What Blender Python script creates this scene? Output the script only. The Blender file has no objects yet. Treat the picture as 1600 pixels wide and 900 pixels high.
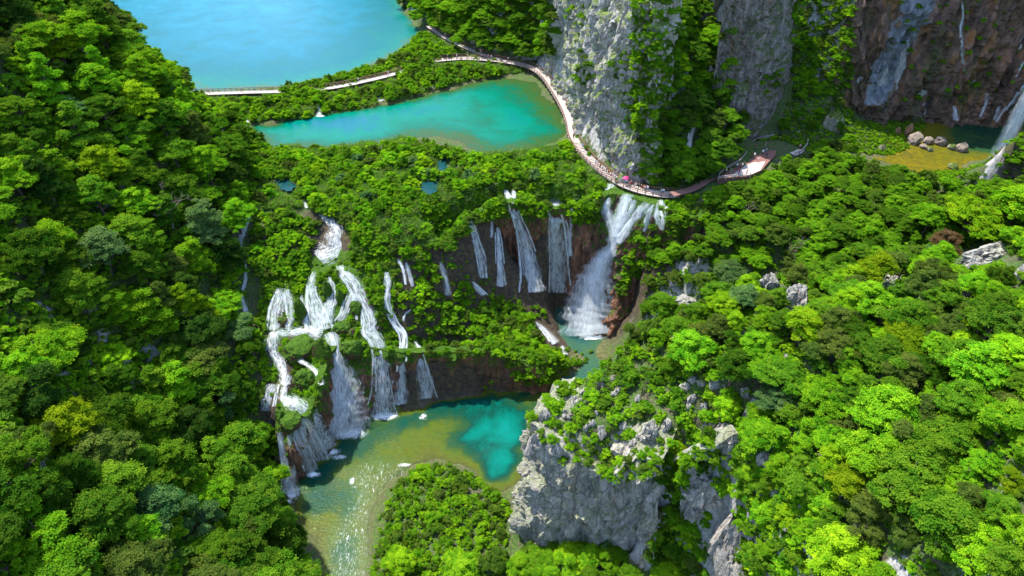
import bpy, bmesh, math, random
import numpy as np
from mathutils import Vector
from mathutils.bvhtree import BVHTree

SC = bpy.context.scene
COL = SC.collection
R = math.radians
rng = np.random.default_rng(11)
random.seed(11)

# ------------------------------------------------------------------ camera, sky, sun, exposure
CAMZ, PITCH, FPX = 132.0, R(40.0), 1067.0
cam = bpy.data.objects.new('camera', bpy.data.cameras.new('camera'))
COL.objects.link(cam)
cam.location = (0, 0, CAMZ)
cam.rotation_euler = (R(90) - PITCH, 0, 0)
cam.data.sensor_width = 36.0
cam.data.lens = 36.0 * FPX / 1600.0
cam.data.clip_start = 0.5
cam.data.clip_end = 8000
SC.camera = cam

SUN_EL = R(64.0)
SUN_AZ = math.atan2(-0.54, 0.46)          # from +y towards +x
sun_dir = Vector((math.sin(SUN_AZ) * math.cos(SUN_EL), math.cos(SUN_AZ) * math.cos(SUN_EL), math.sin(SUN_EL)))
world = bpy.data.worlds.new('World')
SC.world = world
world.use_nodes = True
wn = world.node_tree
sky = wn.nodes.new('ShaderNodeTexSky')
sky.sky_type = 'NISHITA'
sky.sun_disc = False
sky.sun_elevation = SUN_EL
sky.sun_rotation = SUN_AZ
sky.altitude = 500
bg = wn.nodes['Background']
bg.inputs['Strength'].default_value = 0.15
wn.links.new(sky.outputs['Color'], bg.inputs['Color'])
sd = bpy.data.lights.new('sun', 'SUN')
sd.energy = 2.5
sd.angle = R(0.53)
sd.color = (1.0, 0.95, 0.86)
sun = bpy.data.objects.new('sun', sd)
COL.objects.link(sun)
sun.rotation_euler = sun_dir.to_track_quat('Z', 'Y').to_euler()
SC.view_settings.view_transform = 'Standard'
SC.view_settings.look = 'None'
SC.view_settings.exposure = 2.0
SC.view_settings.gamma = 1.0
SC.cycles.max_bounces = 7
SC.cycles.transparent_max_bounces = 16
SC.cycles.diffuse_bounces = 4
SC.cycles.caustics_reflective = False
SC.cycles.caustics_refractive = False

# ------------------------------------------------------------------ pixel <-> place
cP, sP = math.cos(PITCH), math.sin(PITCH)


def ray(px, py):
    u, v = (px - 800.0) / FPX, (450.0 - py) / FPX
    return np.array((u, cP + sP * v, -sP + cP * v))


def W(px, py, z):
    d = ray(px, py)
    t = (z - CAMZ) / d[2]
    return np.array((d[0] * t, d[1] * t, z))


def proj(P):
    P = np.atleast_2d(P)
    dz = P[:, 2] - CAMZ
    dep = P[:, 1] * cP - dz * sP
    up = P[:, 1] * sP + dz * cP
    dep = np.where(np.abs(dep) < 1e-3, 1e-3, dep)
    return 800 + FPX * P[:, 0] / dep, 450 - FPX * up / dep, dep


# ------------------------------------------------------------------ noise
_r = np.random.default_rng(5)
_perm = _r.permutation(256)
_perm = np.concatenate([_perm, _perm, _perm])
_g = _r.normal(size=(256, 3))
_g /= np.linalg.norm(_g, axis=1)[:, None]


def noise3(P):
    P = np.asarray(P, float)
    i = np.floor(P).astype(np.int64)
    f = P - i
    i &= 255
    w = f * f * f * (f * (f * 6 - 15) + 10)
    out = 0
    for dx in (0, 1):
        a = _perm[i[:, 0] + dx]
        for dy in (0, 1):
            b = _perm[a + i[:, 1] + dy]
            for dz in (0, 1):
                g = _g[_perm[b + i[:, 2] + dz] & 255]
                d = f - (dx, dy, dz)
                ww = (w[:, 0] if dx else 1 - w[:, 0]) * (w[:, 1] if dy else 1 - w[:, 1]) * (w[:, 2] if dz else 1 - w[:, 2])
                out = out + ww * (g * d).sum(1)
    return out * 1.6


def fbm(P, o=4):
    P = np.asarray(P, float)
    s, a, t = 0, 1.0, 0
    for k in range(o):
        s = s + a * noise3(P * 2 ** k + 17.3 * k)
        t += a
        a *= 0.5
    return s / t


def ridged(P, o=3):
    P = np.asarray(P, float)
    s, a, t = 0, 1.0, 0
    for k in range(o):
        s = s + a * (1 - 2 * np.abs(noise3(P * 2 ** k + 9.1 * k)))
        t += a
        a *= 0.5
    return s / t


def resample(pts, n=None, step=None):
    pts = np.asarray(pts, float)
    seg = np.linalg.norm(np.diff(pts, axis=0), axis=1)
    s = np.concatenate([[0], np.cumsum(seg)])
    if n is None:
        n = max(2, int(s[-1] / step) + 1)
    q = np.linspace(0, s[-1], n)
    return np.stack([np.interp(q, s, pts[:, k]) for k in range(pts.shape[1])], 1)


def smooth_line(pts, step, it=3):
    p = np.asarray(pts, float)
    for _ in range(it):
        a = 0.75 * p[:-1] + 0.25 * p[1:]
        b = 0.25 * p[:-1] + 0.75 * p[1:]
        m = np.empty((len(a) * 2, p.shape[1]))
        m[0::2] = a
        m[1::2] = b
        p = np.vstack([p[:1], m, p[-1:]])
    return resample(p, step=step)


def in_poly(x, y, poly):
    poly = np.asarray(poly, float)
    inside = np.zeros(np.shape(x), bool)
    n = len(poly)
    for i in range(n):
        x0, y0 = poly[i][:2]
        x1, y1 = poly[(i + 1) % n][:2]
        if y0 == y1:
            continue
        c = ((y0 > y) != (y1 > y)) & (x < (x1 - x0) * (y - y0) / (y1 - y0) + x0)
        inside ^= c
    return inside


# ------------------------------------------------------------------ object helpers
def tag(o, label=None, cat=None, group=None, kind=None):
    if label:
        o['label'] = label
    if cat:
        o['category'] = cat
    if group:
        o['group'] = group
    if kind:
        o['kind'] = kind
    return o


def np_mesh(name, V, F, mat=None, smooth=True, uv=None, attrs=None):
    """V (n,3), F (m,k) arrays -> mesh datablock"""
    V = np.asarray(V, np.float32)
    F = np.asarray(F, np.int32)
    me = bpy.data.meshes.new(name)
    k = F.shape[1]
    me.vertices.add(len(V))
    me.vertices.foreach_set('co', V.ravel())
    me.loops.add(F.size)
    me.loops.foreach_set('vertex_index', F.ravel())
    me.polygons.add(len(F))
    me.polygons.foreach_set('loop_start', np.arange(0, F.size, k, dtype=np.int32))
    me.polygons.foreach_set('use_smooth', np.full(len(F), bool(smooth)))
    if uv is not None:
        l = me.uv_layers.new(name='UVMap')
        l.data.foreach_set('uv', np.asarray(uv, np.float32)[F.ravel()].ravel())
    for an, av in (attrs or {}).items():
        a = me.attributes.new(an, 'FLOAT', 'POINT')
        a.data.foreach_set('value', np.asarray(av, np.float32))
    me.update(calc_edges=True)
    if mat:
        for m in (mat if isinstance(mat, (list, tuple)) else [mat]):
            me.materials.append(m)
    return me


def link(name, me, parent=None, loc=None):
    o = bpy.data.objects.new(name, me)
    COL.objects.link(o)
    if parent is not None:
        o.parent = parent
    if loc is not None:
        o.location = loc
    return o


def grid_faces(nu, nv):
    i = np.arange(nu - 1)[:, None] * nv + np.arange(nv - 1)[None, :]
    return np.stack([i, i + nv, i + nv + 1, i + 1], -1).reshape(-1, 4)


# ------------------------------------------------------------------ materials
class NT:
    def __init__(s, name):
        s.m = bpy.data.materials.new(name)
        s.m.use_nodes = True
        s.t = s.m.node_tree
        s.p = s.t.nodes['Principled BSDF']
        s.o = s.t.nodes['Material Output']

    def n(s, typ, **kw):
        nd = s.t.nodes.new(typ)
        for k, v in kw.items():
            if k.startswith('i_'):
                nd.inputs[k[2:].replace('_', ' ')].default_value = v
            elif k.startswith('n_'):
                nd.inputs[int(k[2:])].default_value = v
            else:
                setattr(nd, k, v)
        return nd

    def l(s, a, b):
        s.t.links.new(a, b)

    def coord(s, scale=(1, 1, 1), kind='Object'):
        c = s.n('ShaderNodeTexCoord')
        mp = s.n('ShaderNodeMapping')
        mp.inputs['Scale'].default_value = scale
        s.l(c.outputs[kind], mp.inputs['Vector'])
        return mp.outputs['Vector']

    def noise(s, vec, scale, detail=5, rough=0.55, dist=0.0):
        nd = s.n('ShaderNodeTexNoise')
        nd.inputs['Scale'].default_value = scale
        nd.inputs['Detail'].default_value = detail
        nd.inputs['Roughness'].default_value = rough
        nd.inputs['Distortion'].default_value = dist
        if vec is not None:
            s.l(vec, nd.inputs['Vector'])
        return nd.outputs['Fac']

    def ramp(s, fac, stops, interp='LINEAR'):
        nd = s.n('ShaderNodeValToRGB')
        cr = nd.color_ramp
        cr.interpolation = interp
        while len(cr.elements) < len(stops):
            cr.elements.new(0.5)
        for e, (p, c) in zip(cr.elements, stops):
            e.position = p
            e.color = (c, c, c, 1) if isinstance(c, (int, float)) else (*c, 1)
        s.l(fac, nd.inputs['Fac'])
        return nd.outputs['Color']

    def mix(s, fac, a, b, mode='MIX'):
        nd = s.n('ShaderNodeMix', data_type='RGBA', blend_type=mode)
        for sock, v in ((nd.inputs[0], fac), (nd.inputs[6], a), (nd.inputs[7], b)):
            if hasattr(v, 'links'):
                s.l(v, sock)
            elif isinstance(v, (int, float)):
                sock.default_value = v
            else:
                sock.default_value = (*v, 1)
        return nd.outputs[2]

    def math(s, op, a, b=0.0, c=None, clamp=False):
        nd = s.n('ShaderNodeMath', operation=op, use_clamp=clamp)
        for i, v in enumerate((a, b) if c is None else (a, b, c)):
            if hasattr(v, 'links'):
                s.l(v, nd.inputs[i])
            else:
                nd.inputs[i].default_value = v
        return nd.outputs[0]

    def attr(s, name):
        return s.n('ShaderNodeAttribute', attribute_name=name).outputs['Fac']

    def up(s):
        g = s.n('ShaderNodeNewGeometry')
        sep = s.n('ShaderNodeSeparateXYZ')
        s.l(g.outputs['Normal'], sep.inputs[0])
        return sep.outputs['Z']

    def bump(s, h, strength=0.5, dist=0.3):
        b = s.n('ShaderNodeBump')
        b.inputs['Strength'].default_value = strength
        b.inputs['Distance'].default_value = dist
        s.l(h, b.inputs['Height'])
        s.l(b.outputs['Normal'], s.p.inputs['Normal'])
        return b.outputs['Normal']


def plain(name, col, rough=0.7):
    t = NT(name)
    t.p.inputs['Base Color'].default_value = (*col, 1)
    v = t.coord()
    nz = t.noise(v, 6.0, 3)
    c = t.mix(t.math('MULTIPLY', nz, 0.5), col, tuple(k * 0.6 for k in col))
    t.l(c, t.p.inputs['Base Color'])
    t.p.inputs['Roughness'].default_value = rough
    return t.m


def mat_limestone(name, tint=(1, 1, 1), moss=0.5, rust=0.3):
    t = NT(name)
    v = t.coord()
    vs = t.coord((1, 1, 0.22))
    a = t.noise(v, 0.35, 8, 0.65)
    b = t.noise(vs, 0.9, 8, 0.7, 0.6)
    c = t.ramp(b, [(0.30, (0.09, 0.088, 0.085)), (0.44, (0.25, 0.24, 0.232)), (0.58, (0.40, 0.385, 0.365)), (0.75, (0.54, 0.52, 0.50))])
    c = t.mix(t.ramp(a, [(0.35, 0.0), (0.65, 0.55)]), c, (0.25, 0.245, 0.245))
    rs = t.noise(vs, 0.25, 5, 0.6, 0.8)
    c = t.mix(t.ramp(rs, [(0.52, 0.0), (0.70, rust)]), c, (0.27, 0.17, 0.09))
    dk = t.noise(t.coord((1, 1, 0.07)), 0.55, 7, 0.7, 0.6)
    c = t.mix(t.ramp(dk, [(0.54, 0.0), (0.66, 0.6)]), c, (0.07, 0.068, 0.062))
    # fine cracks
    vo = t.n('ShaderNodeTexVoronoi', feature='DISTANCE_TO_EDGE')
    vo.inputs['Scale'].default_value = 0.55
    wv = t.n('ShaderNodeVectorMath', operation='ADD')
    t.l(vs, wv.inputs[0])
    nn = t.n('ShaderNodeTexNoise')
    nn.inputs['Scale'].default_value = 0.7
    nn.inputs['Detail'].default_value = 6
    t.l(vs, nn.inputs['Vector'])
    t.l(nn.outputs['Color'], wv.inputs[1])
    t.l(wv.outputs[0], vo.inputs['Vector'])
    cr = t.ramp(vo.outputs['Distance'], [(0.0, 1.0), (0.035, 0.0)])
    c = t.mix(t.math('MULTIPLY', cr, 0.55), c, (0.06, 0.06, 0.055))
    # moss / grass where the face lies back
    mo = t.noise(v, 0.30, 6, 0.65)
    m1 = t.math('ADD', t.up(), t.math('MULTIPLY', t.math('SUBTRACT', mo, 0.5), 2.4))
    mf = t.math('MULTIPLY', t.ramp(m1, [(0.40, 0.0), (0.56, 1.0)]), moss)
    mc = t.ramp(t.noise(v, 2.2, 5), [(0.35, (0.03, 0.060, 0.006)), (0.55, (0.09, 0.15, 0.010)), (0.75, (0.17, 0.18, 0.02))])
    c = t.mix(mf, c, mc)
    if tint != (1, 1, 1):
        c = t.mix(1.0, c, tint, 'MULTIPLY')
    t.l(c, t.p.inputs['Base Color'])
    t.p.inputs['Roughness'].default_value = 0.9
    h = t.math('ADD', t.math('MULTIPLY', b, 1.0), t.math('MULTIPLY', t.noise(v, 3.0, 8, 0.7), 0.5))
    h = t.math('SUBTRACT', h, t.math('MULTIPLY', cr, 0.4))
    t.bump(h, 0.9, 0.5)
    return t.m


def mat_travertine(name):
    t = NT(name)
    v = t.coord()
    vs = t.coord((1, 1, 0.13))
    b = t.noise(vs, 0.8, 8, 0.65, 0.4)
    a = t.noise(v, 0.18, 5, 0.6)
    c = t.ramp(b, [(0.30, (0.030, 0.018, 0.013)), (0.44, (0.13, 0.062, 0.038)), (0.57, (0.28, 0.125, 0.070)), (0.75, (0.40, 0.21, 0.11))])
    c = t.mix(t.ramp(a, [(0.40, 0.0), (0.62, 0.8)]), c, (0.085, 0.055, 0.042))
    o = t.noise(vs, 0.33, 5, 0.6, 0.5)
    c = t.mix(t.ramp(o, [(0.60, 0.0), (0.74, 0.7)]), c, (0.28, 0.12, 0.025))
    mo = t.noise(vs, 0.42, 6, 0.65)
    m1 = t.math('ADD', t.math('MULTIPLY', t.up(), 0.8), t.math('MULTIPLY', t.math('SUBTRACT', mo, 0.5), 2.2))
    m1 = t.math('ADD', m1, t.attr('moss'))
    mf = t.ramp(m1, [(0.30, 0.0), (0.55, 1.0)])
    mc = t.ramp(t.noise(v, 2.2, 6, 0.7), [(0.32, (0.012, 0.032, 0.002)), (0.5, (0.040, 0.100, 0.004)), (0.66, (0.085, 0.165, 0.005)), (0.82, (0.17, 0.15, 0.010))])
    c = t.mix(mf, c, mc)
    t.l(c, t.p.inputs['Base Color'])
    t.p.inputs['Roughness'].default_value = 0.8
    t.p.inputs['Specular IOR Level'].default_value = 0.2
    h = t.math('ADD', b, t.math('MULTIPLY', t.noise(v, 2.5, 8, 0.7), 0.8))
    t.bump(h, 1.0, 0.6)
    return t.m


def mat_great_wall(name):
    t = NT(name)
    v = t.coord()
    vs = t.coord((1, 1, 0.16))
    b = t.noise(vs, 0.6, 8, 0.68, 0.5)
    c = t.ramp(b, [(0.30, (0.022, 0.015, 0.012)), (0.46, (0.10, 0.056, 0.038)), (0.6, (0.20, 0.11, 0.068)), (0.78, (0.30, 0.19, 0.12))])
    o = t.noise(vs, 0.20, 6, 0.62, 0.9)
    c = t.mix(t.ramp(o, [(0.52, 0.0), (0.68, 0.85)]), c, (0.30, 0.125, 0.03))
    mo = t.noise(vs, 0.15, 6, 0.65)
    c = t.mix(t.ramp(mo, [(0.50, 0.0), (0.64, 0.9)]), c, t.ramp(t.noise(v, 1.6, 6), [(0.35, (0.012, 0.022, 0.005)), (0.7, (0.07, 0.09, 0.012))]))
    g = t.ramp(t.noise(vs, 0.5, 8, 0.7, 0.6), [(0.3, (0.05, 0.055, 0.06)), (0.5, (0.15, 0.165, 0.18)), (0.72, (0.28, 0.30, 0.32))])
    ga = t.math('ADD', t.attr('grey'), t.math('MULTIPLY', t.math('SUBTRACT', t.noise(v, 0.25, 7, 0.7), 0.5), 2.2))
    c = t.mix(t.ramp(ga, [(0.45, 0.0), (0.56, 1.0)]), c, g)
    t.l(c, t.p.inputs['Base Color'])
    t.p.inputs['Roughness'].default_value = 0.7
    h = t.math('ADD', b, t.math('MULTIPLY', t.noise(v, 2.0, 8, 0.7), 0.6))
    t.bump(h, 1.0, 0.7)
    return t.m


def mat_ground():
    t = NT('forest_floor')
    v = t.coord()
    a = t.noise(v, 0.5, 7, 0.65)
    b = t.noise(v, 2.4, 6, 0.65)
    green = t.ramp(b, [(0.3, (0.012, 0.026, 0.004)), (0.5, (0.04, 0.085, 0.008)), (0.7, (0.085, 0.14, 0.014))])
    soil = t.ramp(b, [(0.3, (0.03, 0.022, 0.015)), (0.6, (0.10, 0.075, 0.05)), (0.8, (0.2, 0.17, 0.12))])
    c = t.mix(t.ramp(a, [(0.46, 0.0), (0.62, 0.8)]), green, soil)
    rock = t.ramp(t.noise(t.coord((1, 1, .4)), 0.9, 8, 0.7, 0.5), [(0.3, (0.09, 0.088, 0.085)), (0.5, (0.32, 0.31, 0.295)), (0.7, (0.55, 0.53, 0.50))])
    steep = t.math('SUBTRACT', 1.0, t.up())
    s1 = t.math('ADD', steep, t.math('MULTIPLY', t.math('SUBTRACT', t.noise(v, 0.22, 6, 0.6), 0.5), 0.9))
    c = t.mix(t.ramp(s1, [(0.46, 0.0), (0.56, 1.0)]), c, rock)
    # stony bed under and beside the water
    bed = t.ramp(t.noise(v, 1.3, 7, 0.7), [(0.3, (0.03, 0.032, 0.012)), (0.5, (0.075, 0.08, 0.022)), (0.7, (0.15, 0.14, 0.06))])
    c = t.mix(t.attr('bed'), c, bed)
    tv = t.ramp(t.noise(v, 1.0, 7, 0.7), [(0.3, (0.014, 0.010, 0.007)), (0.5, (0.05, 0.034, 0.02)), (0.72, (0.11, 0.09, 0.03))])
    c = t.mix(t.attr('tufa'), c, tv)
    t.l(c, t.p.inputs['Base Color'])
    t.p.inputs['Roughness'].default_value = 0.95
    t.bump(t.math('ADD', a, b), 0.8, 0.5)
    return t.m


def mat_water(name, stops, dmax, ripple=1.0, rough=0.06, speck=0.0, riffle=False, spec=.22):
    t = NT(name)
    v = t.coord()
    d = t.attr('depth')
    nz = t.noise(v, 0.10, 6, 0.62, 0.7)
    nf = t.noise(v, 0.6, 7, 0.7, 0.5)
    dd = t.math('DIVIDE', d, dmax)
    nzr = t.ramp(nz, [(0.30, 0.0), (0.70, 1.0)])
    dd = t.math('MULTIPLY', dd, t.math('ADD', 0.55, t.math('MULTIPLY', nzr, 0.75)))
    dd = t.math('ADD', dd, t.math('MULTIPLY', t.math('SUBTRACT', nf, 0.5), 0.30), clamp=True)
    c = t.ramp(dd, stops)
    c = t.mix(t.math('MULTIPLY', t.ramp(nf, [(0.4, 0.0), (0.7, 1.0)]), 0.20), c, tuple(k * 0.55 for k in stops[-1][1]))
    if speck:
        al = t.noise(t.coord((1, 1, 1)), 0.9, 8, 0.75, 0.6)
        sh = t.math('SUBTRACT', 1.0, t.ramp(dd, [(0.1, 0.0), (0.45, 1.0)]))
        c = t.mix(t.math('MULTIPLY', t.ramp(al, [(0.45, 0.0), (0.6, speck)]), sh), c, (0.05, 0.055, 0.012))
    if riffle:
        rm = t.n('ShaderNodeMapping')
        rm.inputs['Rotation'].default_value = (0, 0, R(-12))
        rm.inputs['Scale'].default_value = (2.4, 0.7, 1)
        t.l(t.n('ShaderNodeTexCoord').outputs['Object'], rm.inputs['Vector'])
        rf = t.noise(rm.outputs['Vector'], 1.25, 7, 0.78, 1.2)
        ra = t.math('ADD', rf, t.math('SUBTRACT', t.math('MULTIPLY', t.attr('riffle'), 0.20), 0.755))
        c = t.mix(t.math('MULTIPLY', t.attr('riffle'), 0.25), c, (0.045, 0.095, 0.035))
        c = t.mix(t.ramp(ra, [(0.0, 0.0), (0.16, 0.85)]), c, (0.80, 0.84, 0.82))
    t.l(c, t.p.inputs['Base Color'])
    t.p.inputs['Roughness'].default_value = rough
    t.p.inputs['IOR'].default_value = 1.33
    t.p.inputs['Specular IOR Level'].default_value = spec
    w1 = t.noise(t.coord((1.0, 1.6, 1)), 1.1, 4, 0.6, 0.3)
    w2 = t.noise(t.coord((1.0, 1.8, 1)), 3.4, 3, 0.6)
    t.bump(t.math('ADD', t.math('MULTIPLY', w1, 1.0), t.math('MULTIPLY', w2, 0.35)), 0.5 * ripple, 0.22)
    return t.m


def mat_fall(name, dens=0.5, amp=0.95, run=0.055):
    """falling water: white streaks along the flow, thin between them"""
    t = NT(name)
    c = t.n('ShaderNodeTexCoord')
    mp = t.n('ShaderNodeMapping')
    mp.inputs['Scale'].default_value = (1.0, run, 1)
    t.l(c.outputs['UV'], mp.inputs['Vector'])
    s1 = t.noise(mp.outputs['Vector'], 4.6, 7, 0.72, 0.25)
    mp2 = t.n('ShaderNodeMapping')
    mp2.inputs['Scale'].default_value = (1.0, 0.22, 1)
    t.l(c.outputs['UV'], mp2.inputs['Vector'])
    s2 = t.noise(mp2.outputs['Vector'], 2.2, 7, 0.75, 0.8)
    den = t.attr('dens')
    k1 = t.ramp(s1, [(0.34, 0.0), (0.66, 1.0)])
    k2 = t.ramp(s2, [(0.34, 0.0), (0.66, 1.0)])
    a = t.math('ADD', t.math('MULTIPLY', k1, 0.60), t.math('MULTIPLY', k2, 0.40))
    a = t.math('ADD', t.math('MULTIPLY', den, 0.33 + 0.60 * dens), t.math('MULTIPLY', t.math('SUBTRACT', a, 0.54), amp))
    al = t.ramp(a, [(0.12, 0.0), (0.48, 0.40), (1.0, 0.97)])
    t.p.inputs['Base Color'].default_value = (0.86, 0.90, 0.93, 1)
    cc = t.ramp(s2, [(0.34, (0.52, 0.61, 0.65)), (0.64, (0.84, 0.86, 0.87))])
    t.l(cc, t.p.inputs['Base Color'])
    t.p.inputs['Roughness'].default_value = 0.35
    t.p.inputs['Subsurface Weight'].default_value = 0.0
    tl = t.n('ShaderNodeBsdfTranslucent')
    tl.inputs['Color'].default_value = (0.85, 0.9, 0.93, 1)
    ms = t.n('ShaderNodeMixShader')
    ms.inputs[0].default_value = 0.35
    t.l(t.p.outputs[0], ms.inputs[1])
    t.l(tl.outputs[0], ms.inputs[2])
    tr = t.n('ShaderNodeBsdfTransparent')
    m2 = t.n('ShaderNodeMixShader')
    t.l(al, m2.inputs[0])
    t.l(tr.outputs[0], m2.inputs[1])
    t.l(ms.outputs[0], m2.inputs[2])
    t.l(m2.outputs[0], t.o.inputs['Surface'])
    t.bump(t.math('ADD', s1, s2), 0.25, 0.15)
    return t.m


def mat_foam(name):
    t = NT(name)
    v = t.coord()
    s1 = t.noise(v, 0.9, 8, 0.75, 0.9)
    a = t.math('ADD', s1, t.math('SUBTRACT', t.attr('dens'), 0.82))
    al = t.ramp(a, [(0.0, 0.0), (0.5, 1.0)])
    t.p.inputs['Base Color'].default_value = (0.84, 0.90, 0.92, 1)
    t.p.inputs['Roughness'].default_value = 0.5
    t.l(al, t.p.inputs['Alpha'])
    t.bump(s1, 0.8, 0.3)
    return t.m


def mat_leaf(name, fixed=None, random_tone=None):
    t = NT(name)
    if random_tone:
        oi = t.n('ShaderNodeObjectInfo')
        base = t.ramp(oi.outputs['Random'], random_tone)
    else:
        oi = t.n('ShaderNodeObjectInfo')
        base = oi.outputs['Color']
    tint = t.attr('tint')
    v = t.coord()
    hsv = t.n('ShaderNodeHueSaturation')
    t.l(base, hsv.inputs['Color'])
    t.l(t.math('ADD', 0.5, t.math('MULTIPLY', t.math('SUBTRACT', tint, 0.5), -0.055)), hsv.inputs['Hue'])
    t.l(t.math('ADD', 0.62, t.math('MULTIPLY', tint, 0.76)), hsv.inputs['Value'])
    c = hsv.outputs['Color']
    df = t.n('ShaderNodeBsdfDiffuse')
    tl = t.n('ShaderNodeBsdfTranslucent')
    t.l(c, df.inputs['Color'])
    t.l(t.mix(1.0, c, (1.25, 1.15, 0.5), 'MULTIPLY'), tl.inputs['Color'])
    m1 = t.n('ShaderNodeMixShader')
    m1.inputs[0].default_value = 0.48
    t.l(df.outputs[0], m1.inputs[1])
    t.l(tl.outputs[0], m1.inputs[2])
    t.l(m1.outputs[0], t.o.inputs['Surface'])
    return t.m


M = {}
M['rock'] = mat_limestone('limestone', tint=(1.12, 1.06, .99))
M['rocktower'] = mat_limestone('cliff_limestone', tint=(1.2, 1.14, 1.06), moss=.9, rust=.35)
M['rockbare'] = mat_limestone('bare_limestone', tint=(1.2, 1.13, 1.06), moss=0.25, rust=0.15)
M['rockdark'] = mat_limestone('shade_darkened_rock', tint=(0.62, 0.55, 0.5), moss=0.85, rust=0.6)  # limestone copy, tint darkened to put shade into the colour
M['tufa'] = mat_travertine('travertine')
M['wall'] = mat_great_wall('stained_cliff')
M['ground'] = mat_ground()
M['leaf'] = mat_leaf('leaves')
M['bark'] = plain('bark', (0.09, 0.07, 0.055), 0.9)
M['deadwood'] = plain('dead_wood', (0.22, 0.17, 0.14), 0.9)
M['wood'] = plain('weathered_timber', (0.40, 0.34, 0.30), 0.8)
M['woodred'] = plain('reddish_timber', (0.20, 0.10, 0.065), 0.8)
M['fall'] = mat_fall('falling_water', 0.66, 0.85)
M['veil'] = mat_fall('thin_falling_water', 0.42, 0.8)
M['plume'] = mat_fall('plunging_water', 1.0, 0.6)
M['rapid'] = mat_fall('broken_white_water', 0.52, 1.15, 0.2)
M['lace'] = mat_fall('lacy_water', 0.50, 1.05, 0.11)
M['thread'] = mat_fall('thread_of_water', 0.45)
M['foam'] = mat_foam('foam')

# ------------------------------------------------------------------ the lie of the land: break lines, heights between them
Z_UP, Z_L2, Z_MID, Z_LOW, Z_BAS = 37.5, 36.0, 3.0, 0.0, 39.3


def L(*pts):
    return np.array([W(*p) for p in pts])


base_left = np.vstack([[(-350, 430, 40), (-262, 330, 39), (-196, 268, 38.5), (-146, 236, 38.2), (-118, 222, 38.2)],
                       L((292, 158, 38), (392, 208, 36.6), (405, 235, 36.5), (392, 300, 36), (376, 400, 30), (384, 480, 23), (408, 530, 20),
                         (405, 600, 16), (418, 660, 10), (436, 710, 2.5), (443, 790, 1), (470, 860, 1), (500, 930, 1)),
                       [(-26, 40, 1), (-20, 10, 1)]])
BL = base_left


def offset_line(line, dx, dy, dz):
    o = line.copy()
    o[:, 0] += dx
    o[:, 1] += dy
    o[:, 2] += dz
    return o


lines = [BL, offset_line(BL, -22, 3, 22), offset_line(BL, -62, 8, 66), offset_line(BL, -130, 16, 125)]
# upper lake: shore, bed
lines += [L((300, 143, 37.7), (420, 141, 37.7), (500, 128, 37.7), (560, 113, 37.7), (600, 98, 37.7), (640, 72, 37.7), (662, 48, 37.7), (642, 20, 37.7), (622, -5, 37.7)),
          np.array([W(622, -5, 37.7), (-70, 350, 37.7), (-90, 400, 37.7), (-160, 440, 37.7), (-300, 445, 37.7)]),
          L((260, 118, 35), (420, 128, 35.2), (500, 114, 35), (560, 98, 35), (590, 80, 35.2), (622, 55, 35.6), (608, 20, 35), (590, 0, 34)),
          L((240, 90, 33), (430, 100, 33), (540, 70, 33.4), (560, 30, 33), (540, 0, 32.5)), L((200, 30, 31), (300, 50, 31), (450, 40, 31.5), (450, 0, 31)),
          np.array([(-190, 360, 31), (-110, 350, 31), (-150, 410, 31)])]
# barrier between the lakes
barrier_c = L((305, 150, 38.2), (430, 147, 38.2), (520, 140, 38.2), (610, 119, 38.2), (690, 94, 38.3), (800, 99, 37.6))
barrier_s = L((372, 196, 36.3), (385, 194, 36.3), (470, 184, 36.3), (560, 170, 36.3), (640, 152, 36.3), (740, 125, 36.3), (815, 112, 36.3))
lines += [barrier_c, barrier_s]
# lake 2
l2_south = L((384, 210, 36.4), (430, 232, 36.3), (560, 230, 36.3), (655, 217, 36.3), (700, 222, 36.2), (735, 240, 36.3), (775, 244, 36.3), (835, 238, 36.3), (884, 226, 36.3), (892, 210, 36.3))
l2_east = L((892, 210, 36.3), (884, 190, 36.2), (872, 160, 36.2), (855, 135, 36.2), (825, 116, 36.2))
lines += [L((402, 204, 34.6), (430, 214, 34.4), (450, 212, 34)), L((425, 224, 35.2), (450, 226, 35.0)), l2_south, l2_east,
          L((450, 205, 33.5), (560, 196, 33), (650, 182, 33.4), (740, 155, 33.6), (790, 150, 33.8)), L((450, 218, 34), (560, 214, 33.6), (650, 198, 34.2), (720, 200, 34), (770, 226, 34), (850, 215, 34), (850, 190, 34.5)),
          L((770, 180, 32.8), (830, 200, 33), (800, 220, 33.2)), L((830, 150, 35.7), (862, 175, 35.75), (850, 178, 35.6)), L((700, 212, 35.8), (740, 218, 35.8))]
walk_ground = L((820, 103, 37.1), (850, 116, 37), (872, 145, 36.9), (890, 175, 36.9), (899, 205, 36.9), (908, 230, 36.8), (935, 258, 36.7), (970, 284, 36.6), (1010, 298, 36.6), (1045, 304, 36.6))
lines += [walk_ground]
# plateau, rim of the falls
lines += [L((420, 255, 35.8), (560, 262, 35.8), (700, 266, 35.7), (850, 262, 36)), L((430, 300, 34.8), (540, 325, 34.6), (620, 335, 34.6), (690, 310, 35), (790, 285, 35.7), (880, 290, 35.8)),
          L((1045, 318, 36.3), (1010, 314, 36.4), (960, 297, 36.4), (938, 306, 36), (915, 320, 35.6), (870, 320, 35.5), (800, 308, 35.5), (748, 326, 35), (722, 352, 34), (700, 386, 31)),
          L((960, 530, 2.5), (925, 522, 2), (895, 500, 2), (880, 468, 2.5), (830, 464, 2.5), (788, 455, 4), (742, 446, 9.5), (715, 452, 11), (685, 462, 11)),
          L((900, 505, 0.5), (865, 485, 0.5), (880, 520, 1.0), (920, 540, 1.2))]
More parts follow.
